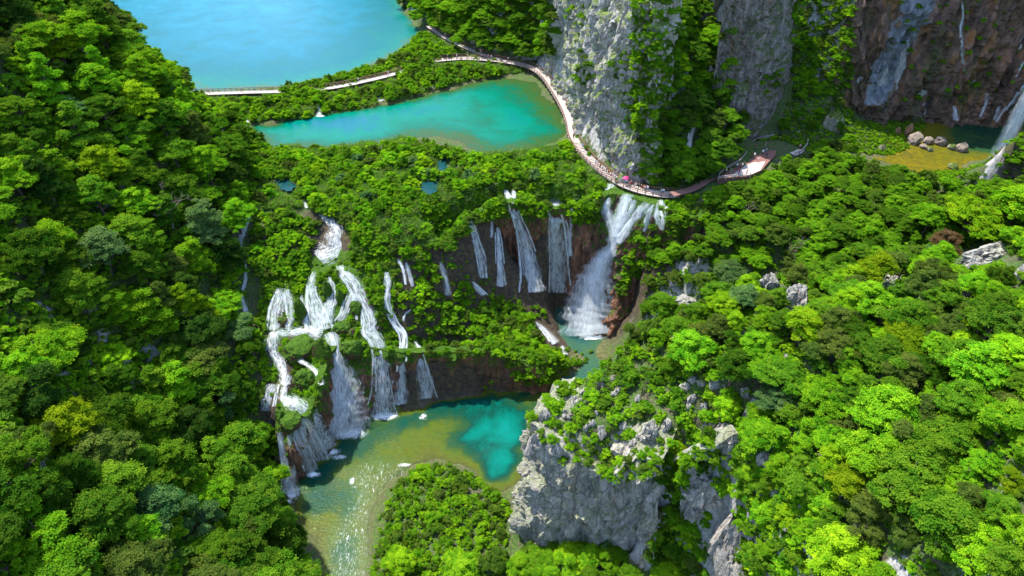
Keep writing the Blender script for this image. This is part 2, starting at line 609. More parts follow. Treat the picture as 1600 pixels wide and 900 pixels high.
# middle lobe: plateau coming forward, mound
lines += [L((560, 350, 33.5), (650, 355, 33), (690, 372, 31.5)), L((560, 385, 31), (620, 400, 28.5), (660, 405, 27)), L((600, 450, 24.5), (650, 440, 23), (680, 455, 19)), L((610, 490, 20), (660, 490, 17.5), (700, 480, 16), (770, 478, 12.5), (820, 495, 8.5), (850, 512, 5.5)),
          L((600, 545, 15.8), (640, 548, 14.6), (700, 546, 13.6), (760, 546, 12.6), (800, 556, 11), (850, 570, 8), (880, 570, 5)),
          L((600, 640, -1), (640, 612, -1), (700, 604, -1), (760, 606, -1), (800, 612, -1), (850, 610, -0.6), (885, 595, 0.5)),
          L((838, 512, 6.5), (870, 540, 4.2), (890, 560, 2.8))]
# cascades
lines += [L((470, 315, 35), (500, 335, 34), (525, 355, 32.5), (522, 382, 30), (500, 402, 28)), L((420, 340, 34), (450, 370, 32), (430, 410, 28.5)),
          L((424, 436, 26), (470, 430, 26.6), (510, 426, 27), (545, 412, 28), (590, 410, 28)), L((428, 518, 20), (470, 514, 19.4), (520, 516, 19), (560, 498, 20), (592, 490, 20.5)),
          L((430, 534, 19.5), (480, 534, 18.6), (520, 530, 18.3), (565, 535, 17), (600, 545, 15.8)), L((420, 590, 17), (446, 600, 16.5), (440, 632, 15.5), (465, 642, 15), (490, 640, 13)),
          L((600, 640, -1), (560, 664, -1), (520, 682, -1), (500, 695, -1), (480, 730, -1), (455, 768, -1), (442, 772, 0))]
# lower river
lines += [L((470, 760, -2), (500, 740, -2.2), (530, 710, -1.6), (600, 680, -1.4), (680, 640, -2.2), (760, 628, -2.2), (830, 632, -1)),
          L((484, 810, -1.3), (515, 775, -1.5), (520, 735, -1.8), (565, 698, -1.6), (640, 662, -1.8)), L((590, 705, -0.7), (620, 690, -0.6), (700, 660, -0.7), (740, 670, -1.1)), L((735, 690, -2.8), (775, 668, -3.4), (800, 700, -3.5), (790, 735, -3.2), (765, 752, -2.4)),
          L((640, 715, -0.5), (590, 725, -0.7), (540, 740, -1.3), (550, 790, -1.2), (530, 840, -1.2), (550, 900, -1.3)), L((482, 810, -0.15), (500, 860, -0.15)),
          L((640, 742, 0.9), (690, 733, 1.0), (735, 750, 0.9), (770, 775, 1.0), (800, 790, 0.8), (800, 830, 0.25), (800, 880, 0.3)), L((632, 760, 1.0), (600, 800, 1.0), (592, 860, 1.0)), L((590, 810, 0.8), (640, 790, 1.6), (700, 790, 1.8), (760, 810, 1.8), (740, 880, 1.6), (640, 880, 1.4), (590, 880, 0.8)),
          np.array([(-8, 50, 0.6), (-5, 20, 0.6)]), np.array([W(800, 700, -2.4), W(800, 740, -1.2), W(802, 770, 0.4)])]
# foreground bluff and hill
bluff_top = L((850, 625, 36), (822, 652, 37.5), (845, 672, 38), (868, 690, 37.5), (893, 712, 36.5), (925, 735, 35.5), (955, 744, 35.5), (976, 724, 39), (998, 706, 41.5), (1018, 714, 42), (1040, 712, 43.5))
bluff_base = np.vstack([[(9, 104, 0)], L((822, 760, 0.5), (808, 825, 2), (840, 850, 3), (900, 862, 4), (970, 880, 5), (1035, 905, 7))])
lines += [offset_line(bluff_top, 1.5, 2.5, 0), bluff_base, np.array([W(1035, 905, 7), (32, 55, 9), (36, 40, 10), (40, 10, 10)]),
          L((1045, 712, 43.5), (1060, 790, 29), (1070, 860, 20), (1080, 920, 14)), L((1090, 715, 45), (1120, 780, 35), (1140, 850, 30), (1150, 910, 26)),
          L((1150, 680, 48), (1180, 760, 45), (1200, 860, 42), (1220, 930, 38)), L((1300, 700, 56), (1300, 900, 52)), L((1450, 650, 61), (1450, 900, 60)), L((1600, 500, 68), (1600, 700, 68), (1600, 900, 66)), L((1750, 500, 76), (1750, 900, 74)),
          L((880, 610, 36), (960, 560, 39), (1040, 485, 46), (1120, 455, 52), (1200, 432, 57), (1300, 455, 57.5), (1400, 440, 60), (1500, 398, 64), (1600, 380, 68), (1750, 370, 76)),
          L((1000, 620, 42), (1100, 580, 50), (1250, 560, 58), (1400, 540, 62)), L((930, 660, 38.5), (1050, 650, 45)),
          np.array([(10, 106, 0.5), (18, 116, 1), (27, 122, 2.5), (36, 124, 6), (48, 120, 16), (62, 119, 29), (90, 120, 36), (125, 118, 42), (175, 110, 52)])]
lines += [np.array([(95, 10, 80), (150, 20, 100), (190, 80, 105)]), np.array([(60, 10, 55), (70, 25, 62)])]
# right bank, platform, basin
lines += [L((965, 505, 4), (1010, 472, 6), (1060, 458, 10)), L((990, 400, 24), (1040, 400, 27), (1100, 395, 33)), L((1050, 325, 36.4), (1100, 330, 37), (1200, 330, 38), (1300, 305, 38.5), (1400, 285, 39)),
          L((1100, 380, 34), (1200, 385, 36), (1300, 370, 37.5), (1420, 330, 38.5), (1550, 310, 40)),
          L((1060, 298, 38), (1110, 285, 38.5), (1140, 272, 39), (1180, 262, 39.2), (1210, 240, 39.4)), L((1170, 222, 39.6), (1210, 215, 39.8), (1250, 222, 40)),
          L((1500, 205, 37), (1560, 212, 37.2), (1545, 240, 37.6), (1510, 235, 37.5)), L((1380, 205, 39.15), (1400, 225, 39.1), (1450, 240, 39.0), (1460, 210, 38.9)), L((1330, 232, 39.6), (1370, 248, 39.25), (1420, 262, 39.2), (1480, 268, 39.2), (1540, 272, 39.3)),
          L((1455, 252, 39.0), (1480, 250, 38.7), (1505, 250, 38.4), (1530, 251, 38.3), (1548, 259, 38.8)), L((1560, 215, 37.5), (1562, 235, 38.0), (1555, 250, 38.4)), L((1560, 275, 39.6), (1562, 262, 40)), L((1575, 285, 42), (1600, 262, 48), (1600, 190, 60)), np.array([(130, 140, 58), (150, 135, 72), (190, 130, 95)]),
          L((1585, 210, 50), (1572, 240, 43))]
wall_base = L((1296, 120, 53), (1318, 165, 44), (1345, 182, 41), (1400, 190, 39.6), (1480, 189, 39.2), (1560, 192, 39.2), (1640, 205, 40), (1760, 230, 46))
lines += [wall_base, offset_line(wall_base, 8, 16, 80)]
lines += [L((1180, 218, 41.5), (1260, 228, 40.5), (1330, 216, 40)), L((1225, 130, 50), (1290, 140, 48)), L((1268, 60, 60), (1292, 60, 60)), L((1290, 0, 68), (1300, -40, 76))]
cliff2_base = L((1112, 110, 60), (1134, 185, 46.5), (1165, 208, 42.5), (1190, 203, 42.5), (1210, 160, 46.5), (1222, 100, 55), (1230, 40, 64), (1234, -40, 77))
lines += [np.vstack([(c + (0, 5, 4)) for c in cliff2_base]), L((1110, 236, 42.5), (1098, 150, 52), (1085, 70, 61), (1072, 0, 70))]
tower_base = np.vstack([L((846, 97, 37.5), (866, 128, 37), (887, 165, 37), (904, 213, 37), (940, 258, 36.8), (985, 286, 36.7), (1012, 294, 37)), [(38.5, 160, 39), (41.0, 174, 52), (42, 194, 68), (42, 212, 84)]])
lines += [np.array([(18, 250, 102), (22, 232, 92), (28, 205, 87), (32, 185, 86), (35, 176, 85), (37, 185, 86), (39, 210, 90)])]
lines += [L((670, 40, 38.4), (700, 62, 38.3), (740, 80, 38.2), (780, 91, 38), (815, 98, 37.7), (843, 99, 37.6)), L((640, -10, 45), (760, 0, 54), (800, 0, 56), (846, 0, 58)), np.array([(-70, 380, 48), (-30, 330, 80), (0, 290, 95), (20, 270, 105)])]
lines += [np.array([(46, 230, 104), (75, 240, 108), (110, 232, 122), (150, 226, 125)]), np.array([(72, 215, 82), (76, 235, 104)]), np.array([(60, 190, 95), (66, 205, 97)])]

GX0, GX1, GY0, GY1, GS = -240.0, 240.0, 8.0, 468.0, 1.0
NX, NY = int((GX1 - GX0) / GS) + 1, int((GY1 - GY0) / GS) + 1
H = np.zeros((NX, NY))
WT = np.zeros((NX, NY))
for ln in lines:
    q = resample(ln, step=0.4)
    i = np.rint((q[:, 0] - GX0) / GS).astype(int)
    j = np.rint((q[:, 1] - GY0) / GS).astype(int)
    ok = (i >= 0) & (i < NX) & (j >= 0) & (j < NY)
    np.add.at(H, (i[ok], j[ok]), q[ok, 2])
    np.add.at(WT, (i[ok], j[ok]), 1)
FIX = WT > 0
VAL = np.where(FIX, H / np.maximum(WT, 1), 0)


def relax(val, fix, init, n):
    h = np.where(fix, val, init)
    for _ in range(n):
        p = np.pad(h, 1, mode='edge')
        h = 0.25 * (p[:-2, 1:-1] + p[2:, 1:-1] + p[1:-1, :-2] + p[1:-1, 2:])
        h[fix] = val[fix]
    return h


init = None
for f in (32, 16, 8, 4, 2, 1):
    nx, ny = -(-NX // f), -(-NY // f)
    v = np.zeros((nx, ny))
    c = np.zeros((nx, ny))
    ii, jj = np.nonzero(FIX)
    np.add.at(v, (ii // f, jj // f), VAL[ii, jj])
    np.add.at(c, (ii // f, jj // f), 1)
    fx = c > 0
    v = np.where(fx, v / np.maximum(c, 1), 0)
    if init is None:
        init = np.full((nx, ny), v[fx].mean())
    else:
        init = np.repeat(np.repeat(init, 2, 0), 2, 1)[:nx, :ny]
        if init.shape != (nx, ny):
            init = np.pad(init, ((0, nx - init.shape[0]), (0, ny - init.shape[1])), mode='edge')
    init = relax(v, fx, init, 400 if f > 2 else 90)
HZ = init
for _ in range(2):
    p = np.pad(HZ, 1, mode='edge')
    HZ = 0.5 * HZ + 0.125 * (p[:-2, 1:-1] + p[2:, 1:-1] + p[1:-1, :-2] + p[1:-1, 2:])
gx = GX0 + GS * np.arange(NX)
gy = GY0 + GS * np.arange(NY)
XX, YY = np.meshgrid(gx, gy, indexing='ij')
sl = np.hypot(*np.gradient(HZ, GS))
flat = np.stack([XX.ravel(), YY.ravel(), np.zeros(XX.size)], 1)
n1 = fbm(flat / 14.0, 4).reshape(XX.shape)
n2 = fbm(flat / 3.5 + 40, 3).reshape(XX.shape)
amp = np.clip(sl, 0, 1)
HZ = HZ + amp * (n1 * 4.0 + n2 * 1.0) + (1 - amp) * n2 * 0.12


def ground_z(x, y):
    x = np.asarray(x, float)
    y = np.asarray(y, float)
    a = np.clip((x - GX0) / GS, 0, NX - 1.001)
    b = np.clip((y - GY0) / GS, 0, NY - 1.001)
    i, j = a.astype(int), b.astype(int)
    fa, fb = a - i, b - j
    return HZ[i, j] * (1 - fa) * (1 - fb) + HZ[i + 1, j] * fa * (1 - fb) + HZ[i, j + 1] * (1 - fa) * fb + HZ[i + 1, j + 1] * fa * fb


def sh_poly(*pts, z):
    return [W(a, b, z)[:2] for a, b in pts]


# where the ground is a water bed, and where it is wet tufa
P_low = [(-75, 70), (-40, 20), (20, 20), (24, 60), (4, 78), (12, 108), (10, 118), (-52, 118), (-60, 95)]
P_mid = [tuple(W(640 + 240, 440, 3)[:2]), tuple(W(760, 455, 3)[:2]), tuple(W(840, 500, 3)[:2]), (10, 122), (14, 108), (30, 110), (34, 140), (22, 156)]
P_bas = [W(1320, 235, 39)[:2], W(1320, 190, 39)[:2], W(1400, 170, 39)[:2], W(1680, 185, 39)[:2], W(1640, 290, 39)[:2], W(1480, 285, 39)[:2]]
bed = ((HZ < 0.12) & in_poly(XX, YY, P_low)) | ((HZ < 3.2) & in_poly(XX, YY, P_mid)) | ((HZ < Z_BAS + 0.25) & in_poly(XX, YY, P_bas)) | ((HZ < 35.9) & in_poly(XX, YY, [W(a, b, 36)[:2] for a, b in ((370, 200), (470, 178), (640, 145), (830, 106), (880, 140), (902, 190), (895, 232), (760, 252), (660, 228), (430, 238))])) | ((HZ < 37.4) & (YY > 200) & (XX < 0)) | (HZ < 0.2)
tufa_poly = [W(415, 330, 34)[:2], W(560, 330, 34)[:2], W(650, 400, 27)[:2], W(690, 375, 32)[:2], W(735, 318, 35.3)[:2], W(800, 300, 35.6)[:2], W(900, 308, 35.8)[:2], W(960, 294, 36.4)[:2], W(1050, 318, 36)[:2], W(1110, 340, 36)[:2], W(1110, 470, 12)[:2], W(960, 540, 2)[:2], W(880, 600, 0)[:2], W(600, 650, 0)[:2], W(440, 790, 0)[:2], W(400, 600, 15)[:2]]
tufa = in_poly(XX, YY, [W(640, 320, 34.6)[:2], W(700, 300, 35.4)[:2], W(735, 318, 35.3)[:2], W(700, 385, 31)[:2], W(650, 380, 31)[:2]]) | in_poly(XX, YY, tufa_poly) & (np.hypot(*np.gradient(HZ, GS)) > 0.35) | in_poly(XX, YY, [W(1535, 262, 40)[:2], W(1600, 200, 50)[:2], W(1720, 200, 60)[:2], W(1720, 350, 50)[:2], W(1540, 320, 41)[:2]])


def blur(a, n=2):
    a = a.astype(float)
    for _ in range(n):
        p = np.pad(a, 1, mode='edge')
        a = 0.2 * (a + p[:-2, 1:-1] + p[2:, 1:-1] + p[1:-1, :-2] + p[1:-1, 2:])
    return a


bedA, tufaA = blur(bed, 2), blur(tufa, 2)
# one ground sheet, its rim carried far out
ex = np.concatenate([[-3500, -1400, -800, -600, -480, -400, -330, -280], gx, [330, 600, 1400, 3500]])
ey = np.concatenate([[-3500, -1200, -400, -100], gy, [485, 510, 540, 580, 640, 720, 900, 1500, 3800]])
pad = ((8, 4), (4, 9))
HX, HY = np.meshgrid(ex, ey, indexing='ij')
HP = np.pad(HZ, pad, mode='edge')
far = np.clip(np.maximum(np.abs(HX) - 240, np.maximum(HY - 468, 8 - HY)), 0, 400) / 400
HP = HP * (1 - far) + 70 * far
rise = np.clip((HY - 470) / 150, 0, 1)
HP = HP + 120 * rise * rise * (3 - 2 * rise) * (1 - 0.85 * np.exp(-((HX + 235) / 85) ** 2))
terrV = np.stack([HX.ravel(), HY.ravel(), HP.ravel()], 1)
terrF = grid_faces(len(ex), len(ey))
terrain = link('terrain', np_mesh('terrain', terrV, terrF, M['ground'], True, attrs={'bed': np.pad(bedA, pad, mode='edge').ravel(), 'tufa': np.pad(tufaA, pad, mode='edge').ravel()}))
tag(terrain, kind='structure')


# ------------------------------------------------------------------ rock faces: sheets between a foot line and a top line, broken up in depth
SHEETS = []


def rock_sheet(name, foot, top, step, mat, a_big=2.0, a_col=1.0, a_fine=0.3, out=1.0, toward=None, attrs=None, cap=4.0, seed=0, rough_z=0.4, fine=1.0):
    n = max(2, int(np.linalg.norm(np.diff(np.asarray(top)[:, :2], axis=0), axis=1).sum() / step), int(np.linalg.norm(np.diff(np.asarray(foot)[:, :2], axis=0), axis=1).sum() / step))

    def param(a):
        a = np.asarray(a, float)
        q = np.linspace(0, len(a) - 1, n)
        k = np.arange(len(a))
        r_ = np.stack([np.interp(q, k, a[:, i]) for i in range(3)], 1)
        w = max(1, n // (len(a) * 3))
        ker = np.ones(2 * w + 1) / (2 * w + 1)
        rp = np.pad(r_, ((w, w), (0, 0)), mode='edge')
        return np.stack([np.convolve(rp[:, i], ker, mode='valid') for i in range(3)], 1)
    fo, to = param(foot), param(top)
    hgt = np.abs(to - fo).max(0)[2]
    nv = max(4, int(max(hgt, np.linalg.norm(to - fo, axis=1).mean()) / step))
    t = np.linspace(-0.06, 1, nv)
    P = fo[:, None, :] * (1 - t[None, :, None]) + to[:, None, :] * t[None, :, None]
    tan = np.gradient(0.5 * (fo + to), axis=0)
    nor = np.stack([tan[:, 1], -tan[:, 0], np.zeros(n)], 1)
    nor /= np.linalg.norm(nor, axis=1)[:, None] + 1e-9
    ctr = P.mean((0, 1))
    tw = np.array((0, 0)) if toward is None else np.asarray(toward)
    if (nor[:, :2] * (tw - P.mean(1)[:, :2])).sum() < 0:
        nor = -nor
    N = np.repeat(nor[:, None, :], nv, 1)
    q = P.reshape(-1, 3) + seed * 31.7
    d = a_big * fbm(q / (11, 11, 22), 3) + a_col * ridged(q / np.array((5.2 * fine, 5.2 * fine, 19)), 3) + a_col * 0.6 * fbm(q / (3.2, 3.2, 4.5) + 5, 3) + a_fine * ridged(q / (1.2, 1.2, 1.0), 2)
    d = d + a_big * 0.55 * (np.floor(3.2 * fbm(q / (6.5, 6.5, 15) + 40, 3)) / 2.2 + np.floor(3 * fbm(q / (3.2, 3.2, 5) + 70, 2)) / 6)
    lay = np.abs(((q[:, 2] + 1.5 * fbm(q / 9.0, 2)) / 3.2) % 1.0 - 0.5)
    d = d + rough_z * (lay - 0.25) * 2
    d = d.reshape(n, nv)
    fade = np.clip((1 - t) / 0.06, 0.35, 1)[None, :]
    P = P + N * (d * fade * 1.0 + out)[..., None]
    # the top folds back into the ground behind
    caps = []
    for k, f_ in enumerate((0.12, 0.28, 0.5, 0.75, 1.0)):
        c = to - nor * (cap * f_)
        gz = ground_z(c[:, 0], c[:, 1])
        c[:, 2] = np.maximum(to[:, 2] * (1 - f_ ** 2) + gz * f_ ** 2, np.minimum(gz, to[:, 2] + 2) - 0.1) + (0.3 if k < 4 else -0.6) + 0.45 * fbm(c / 2.5, 2)
        caps.append(c[:, None, :])
    P = np.concatenate([P] + caps, 1)
    nv2 = P.shape[1]
    V = P.reshape(-1, 3)
    F = grid_faces(n, nv2)
    U = np.repeat(np.linspace(0, 1, n)[:, None], nv2, 1).ravel()
    T = np.tile(np.concatenate([t, [1] * 5]), (n, 1)).ravel()
    at = attrs(U, T, V) if attrs else {}
    o = link(name, np_mesh(name, V, F, mat, False, attrs=at))
    tag(o, kind='structure')
    SHEETS.append((V, F))
    return o


def raise_line(line, z, back=(0, 0)):
    o = np.array(line, float)
    o[:, 2] = z
    o[:, 0] += back[0]
    o[:, 1] += back[1]
    return o


tw_top = tower_base.copy()
tw_top[:, 2] = 86
tw_top[:, 0] += np.linspace(4, -6, len(tw_top))
tw_top[:7, 1] += 7
rock_sheet('cliff', tower_base, tw_top, 0.55, M['rocktower'], 4.2, 2.6, 0.28, 0.0, (-40, 120), cap=9, seed=1, rough_z=.45)
c2_top = cliff2_base.copy()
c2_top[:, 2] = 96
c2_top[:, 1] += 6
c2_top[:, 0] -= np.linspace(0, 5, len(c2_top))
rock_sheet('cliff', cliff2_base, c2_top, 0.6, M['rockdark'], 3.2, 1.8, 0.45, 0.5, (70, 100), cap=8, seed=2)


def wall_attr(U, T, V):
    px, py, _ = proj(V)
    # a paler slab at the left of the stained wall, leaning with the strata
    a = U * 0 + np.clip(1.15 - np.abs(U - 0.30 - 0.10 * T) / 0.085, 0, 1) * np.clip((T - 0.02) / 0.08, 0, 1)
    return {'grey': a}


w_top = raise_line(wall_base, 122, (4, 12))
rock_sheet('cliff', wall_base, w_top, 0.6, M['wall'], 4.5, 3.2, 0.4, 0.5, (90, 100), wall_attr, cap=8, seed=3)
bt = np.vstack([[W(905, 590, 35)], bluff_top])
bb = np.vstack([[(16, 106, 0)], bluff_base])
rock_sheet('cliff', bb, bt, 0.38, M['rock'], 2.8, 2.6, 0.35, 0.0, (0, 30), cap=7.5, seed=4, rough_z=0.4)
rock_sheet('cliff', L((1056, 815, 24), (1085, 820, 22), (1115, 790, 28), (1150, 750, 34)), L((1060, 722, 42.5), (1085, 700, 45.5), (1120, 690, 47), (1150, 668, 49)), 0.36, M['rock'], 1.2, 0.9, 0.35, 0.6, (0, 20), cap=4.0, seed=5)
tv = lambda U, T, V: {'moss': np.clip((T - 0.66) * 1.9, -0.08, 0.6) - 0.10}
rock_sheet('cliff', L((672, 468, 11), (715, 452, 11), (745, 446, 9), (790, 456, 3), (830, 465, 2), (870, 464, 2), (893, 490, 2), (920, 520, 2), (955, 528, 2), (985, 500, 4), (1030, 472, 6), (1090, 455, 12)),
           L((690, 392, 29), (714, 365, 33), (745, 330, 35), (800, 312, 35.5), (850, 324, 35.5), (885, 326, 35.5), (920, 322, 35.5), (955, 300, 36.4), (985, 306, 36.4), (1020, 318, 36.4), (1050, 330, 36.3), (1100, 345, 36.4)),
           0.42, M['tufa'], 1.6, 1.5, 0.25, 0.3, (0, 60), tv, cap=7.5, seed=6, fine=.42)
rock_sheet('cliff', L((436, 762, -1), (456, 768, -1), (480, 732, -1), (500, 697, -1), (520, 684, -1), (560, 666, -1), (600, 645, -1), (640, 612, -1), (700, 604, -1), (760, 606, -1), (800, 612, -1), (850, 610, -1), (885, 592, 0)),
           L((430, 640, 15.5), (455, 645, 15.2), (480, 650, 14), (496, 600, 17), (522, 534, 18.4), (562, 536, 17.2), (600, 546, 15.8), (640, 549, 14.6), (700, 547, 13.6), (760, 547, 12.6), (800, 557, 11), (850, 571, 8), (882, 572, 5)),
           0.36, M['tufa'], 1.4, 1.3, 0.25, 0.3, (0, 30), tv, cap=7, seed=7, fine=.42)
rock_sheet('cliff', L((405, 520, 20), (430, 519, 20), (470, 515, 19.4), (520, 517, 19), (560, 499, 20), (592, 492, 20.5), (615, 488, 20)),
           L((405, 440, 26), (426, 437, 26), (470, 431, 26.6), (510, 427, 27), (545, 413, 28), (590, 410, 28), (620, 405, 28)),
           0.35, M['tufa'], 0.8, 1.2, 0.3, 0.3, (0, 60), lambda U, T, V: {'moss': 0.25 + 0 * U}, cap=6, seed=8)

bm = bmesh.new()
bmesh.ops.create_icosphere(bm, subdivisions=6, radius=1.0)
V = np.array([v.co[:] for v in bm.verts])
F = np.array([[v.index for v in f.verts] for f in bm.faces])
bm.free()
V = V * (13.5, 8.0, 21.0) + W(1652, 285, 39) + np.array((0, 2.5, 0))
q = V / (3.0, 3.0, 9.0)
V = V + (V - V.mean(0)) / np.array((13.5, 8.0, 21.0)) * (1.3 * ridged(q, 3) + .5 * fbm(q * 3, 3))[:, None]
o = link('mossy_cliff', np_mesh('mossy_cliff', V, F, M['tufa'], False, attrs={'moss': np.full(len(V), .42)}))
tag(o, kind='structure')
SHEETS.append((V, F))

bvhV = [terrV]
bvhF = [terrF.tolist()]
off = len(terrV)
for V, F in SHEETS:
    bvhV.append(V)
    bvhF.append((F + off).tolist())
    off += len(V)
BVH = BVHTree.FromPolygons(np.vstack(bvhV).tolist(), sum(bvhF, []))
CAM = Vector((0, 0, CAMZ))


def hit(px, py):
    d = Vector(ray(px, py)).normalized()
    p, n, i, dist = BVH.ray_cast(CAM, d)
    if p is None:
        return None, None
    if n.dot(d) > 0:
        n = -n
    return p, n


def visible(p, tol=1.5):
    d = Vector(p) - CAM
    ln = d.length
    h = BVH.ray_cast(CAM, d.normalized(), ln - tol)
    return h[0] is None


# ------------------------------------------------------------------ water
def water(name, poly, level, mat, step=1.5, extra=None, riffles=()):
    poly = np.asarray(poly, float)
    x0, y0 = poly.min(0) - 1
    x1, y1 = poly.max(0) + 1
    xs = np.arange(x0, x1 + step, step)
    ys = np.arange(y0, y1 + step, step)
    A, B = np.meshgrid(xs, ys, indexing='ij')
    cx, cy = A[:-1, :-1] + step / 2, B[:-1, :-1] + step / 2
    keep = in_poly(cx, cy, poly).ravel()
    F = grid_faces(len(xs), len(ys))[keep]
    V = np.stack([A.ravel(), B.ravel(), np.full(A.size, level)], 1)
    d = level - ground_z(V[:, 0], V[:, 1])
    d = np.clip(d, 0, 9)
    if extra is not None:
        d = np.clip(d + extra(V), 0, 9)
    rf = np.zeros(len(V))
    for rp in riffles:
        pq = [W(a_, b_, level)[:2] for a_, b_ in rp]
        rf = np.maximum(rf, in_poly(V[:, 0], V[:, 1], pq).astype(float))
    if riffles:
        rf = blur(rf.reshape(A.shape), 4).ravel()
    u = np.unique(F)
    m = np.full(len(V), -1)
    m[u] = np.arange(len(u))
    o = link(name, np_mesh(name, V[u], m[F], mat, True, attrs={'depth': d[u], 'riffle': rf[u]}))
    return tag(o, kind='structure')


M['w_up'] = mat_water('upper_lake_water', [(0.0, (0.05, 0.09, 0.03)), (0.10, (0.003, 0.12, 0.09)), (0.35, (0.0, 0.090, 0.100)), (0.62, (0.0, 0.108, 0.148)), (1.0, (0.004, 0.142, 0.205))], 7.0, 0.6)  # dark teal middle stop paints the hillside's reflection into the colour
M['w_l2'] = mat_water('middle_lake_water', [(0.0, (0.028, 0.065, 0.012)), (0.12, (0.012, 0.080, 0.018)), (0.28, (0.0, 0.095, 0.050)), (0.60, (0.0, 0.135, 0.085)), (0.8, (0.0, 0.115, 0.105)), (1.0, (0.006, 0.105, 0.135))], 4.6, 0.7, 0.06, 0.6)
M['w_low'] = mat_water('river_water', [(0.0, (0.040, 0.042, 0.012)), (0.07, (0.070, 0.078, 0.004)), (0.18, (0.058, 0.086, 0.003)), (0.32, (0.014, 0.048, 0.013)), (0.50, (0.002, 0.040, 0.026)), (0.72, (0.0, 0.095, 0.068)), (1.0, (0.0, 0.130, 0.102))], 3.4, 1.0, 0.06, 0.7, True, .12)
M['w_pond'] = mat_water('pond_water', [(0.0, (0.03, 0.06, 0.04)), (0.4, (0.008, 0.045, 0.042)), (1.0, (0.006, 0.045, 0.052))], 3.0, 0.8)
M['w_mid'] = mat_water('milky_pool_water', [(0.0, (0.06, 0.085, 0.02)), (0.2, (0.035, 0.085, 0.045)), (0.6, (0.02, 0.070, 0.060)), (1.0, (0.012, 0.060, 0.055))], 3.0, 1.0)
M['w_bas'] = mat_water('basin_water', [(0.0, (0.15, 0.115, 0.006)), (0.25, (0.10, 0.095, 0.006)), (0.55, (0.022, 0.06, 0.018)), (1.0, (0.006, 0.036, 0.022))], 2.0, 0.8, 0.06, 0.8, False, .15)
water('lake', [(-330, 470), (-330, 300), (-140, 215)] + [tuple(p[:2]) for p in L((300, 148, 37.5), (430, 146, 37.5), (520, 139, 37.5), (610, 118, 37.5), (690, 70, 37.5), (690, 30, 37.5), (650, -15, 37.5))] + [(-50, 350), (-60, 470)], Z_UP, M['w_up'], 2.0)
water('lake', [tuple(p[:2]) for p in L((360, 190, 36), (385, 189, 36), (470, 179, 36), (560, 165, 36), (640, 147, 36), (740, 120, 36), (830, 108, 36), (870, 135, 36), (893, 175, 36), (900, 212, 36), (885, 236, 36), (830, 248, 36), (730, 250, 36), (650, 232, 36), (560, 240, 36), (420, 245, 36), (380, 220, 36))], Z_L2, M['w_l2'], 1.2, lambda V: np.clip((-12 - V[:, 0]) / 22, 0, 1.6) * np.clip((Z_L2 - ground_z(V[:, 0], V[:, 1])) / 1.5, 0, 1))  # bluer west end: sky reflection painted in as added depth
water('river', P_low + [], Z_LOW, M['w_low'], 0.8, None, [[(590, 712), (645, 722), (640, 745), (600, 765), (585, 790), (590, 850), (590, 930), (510, 930), (505, 850), (540, 790), (540, 745), (560, 720)], [(520, 708), (550, 700), (545, 735), (530, 735)]])
water('pool', P_mid, Z_MID - 0.4, M['w_mid'], 1.0, lambda V: np.full(len(V), 0.6))
water('pool', P_bas, Z_BAS, M['w_bas'], 0.8)
for pp, z in (([(425, 273), (445, 278), (462, 290), (455, 299), (440, 296), (430, 285)], 35.8), ([(655, 287), (670, 282), (685, 278), (683, 298), (672, 304), (660, 300)], 36.2), ([(683, 248), (696, 246), (698, 262), (690, 270), (684, 262)], 36.4)):
    ps = [W(a, b, z)[:2] for a, b in pp]
    water('pool', ps, z, M['w_pond'], 0.6, lambda V: np.full(len(V), 1.5))

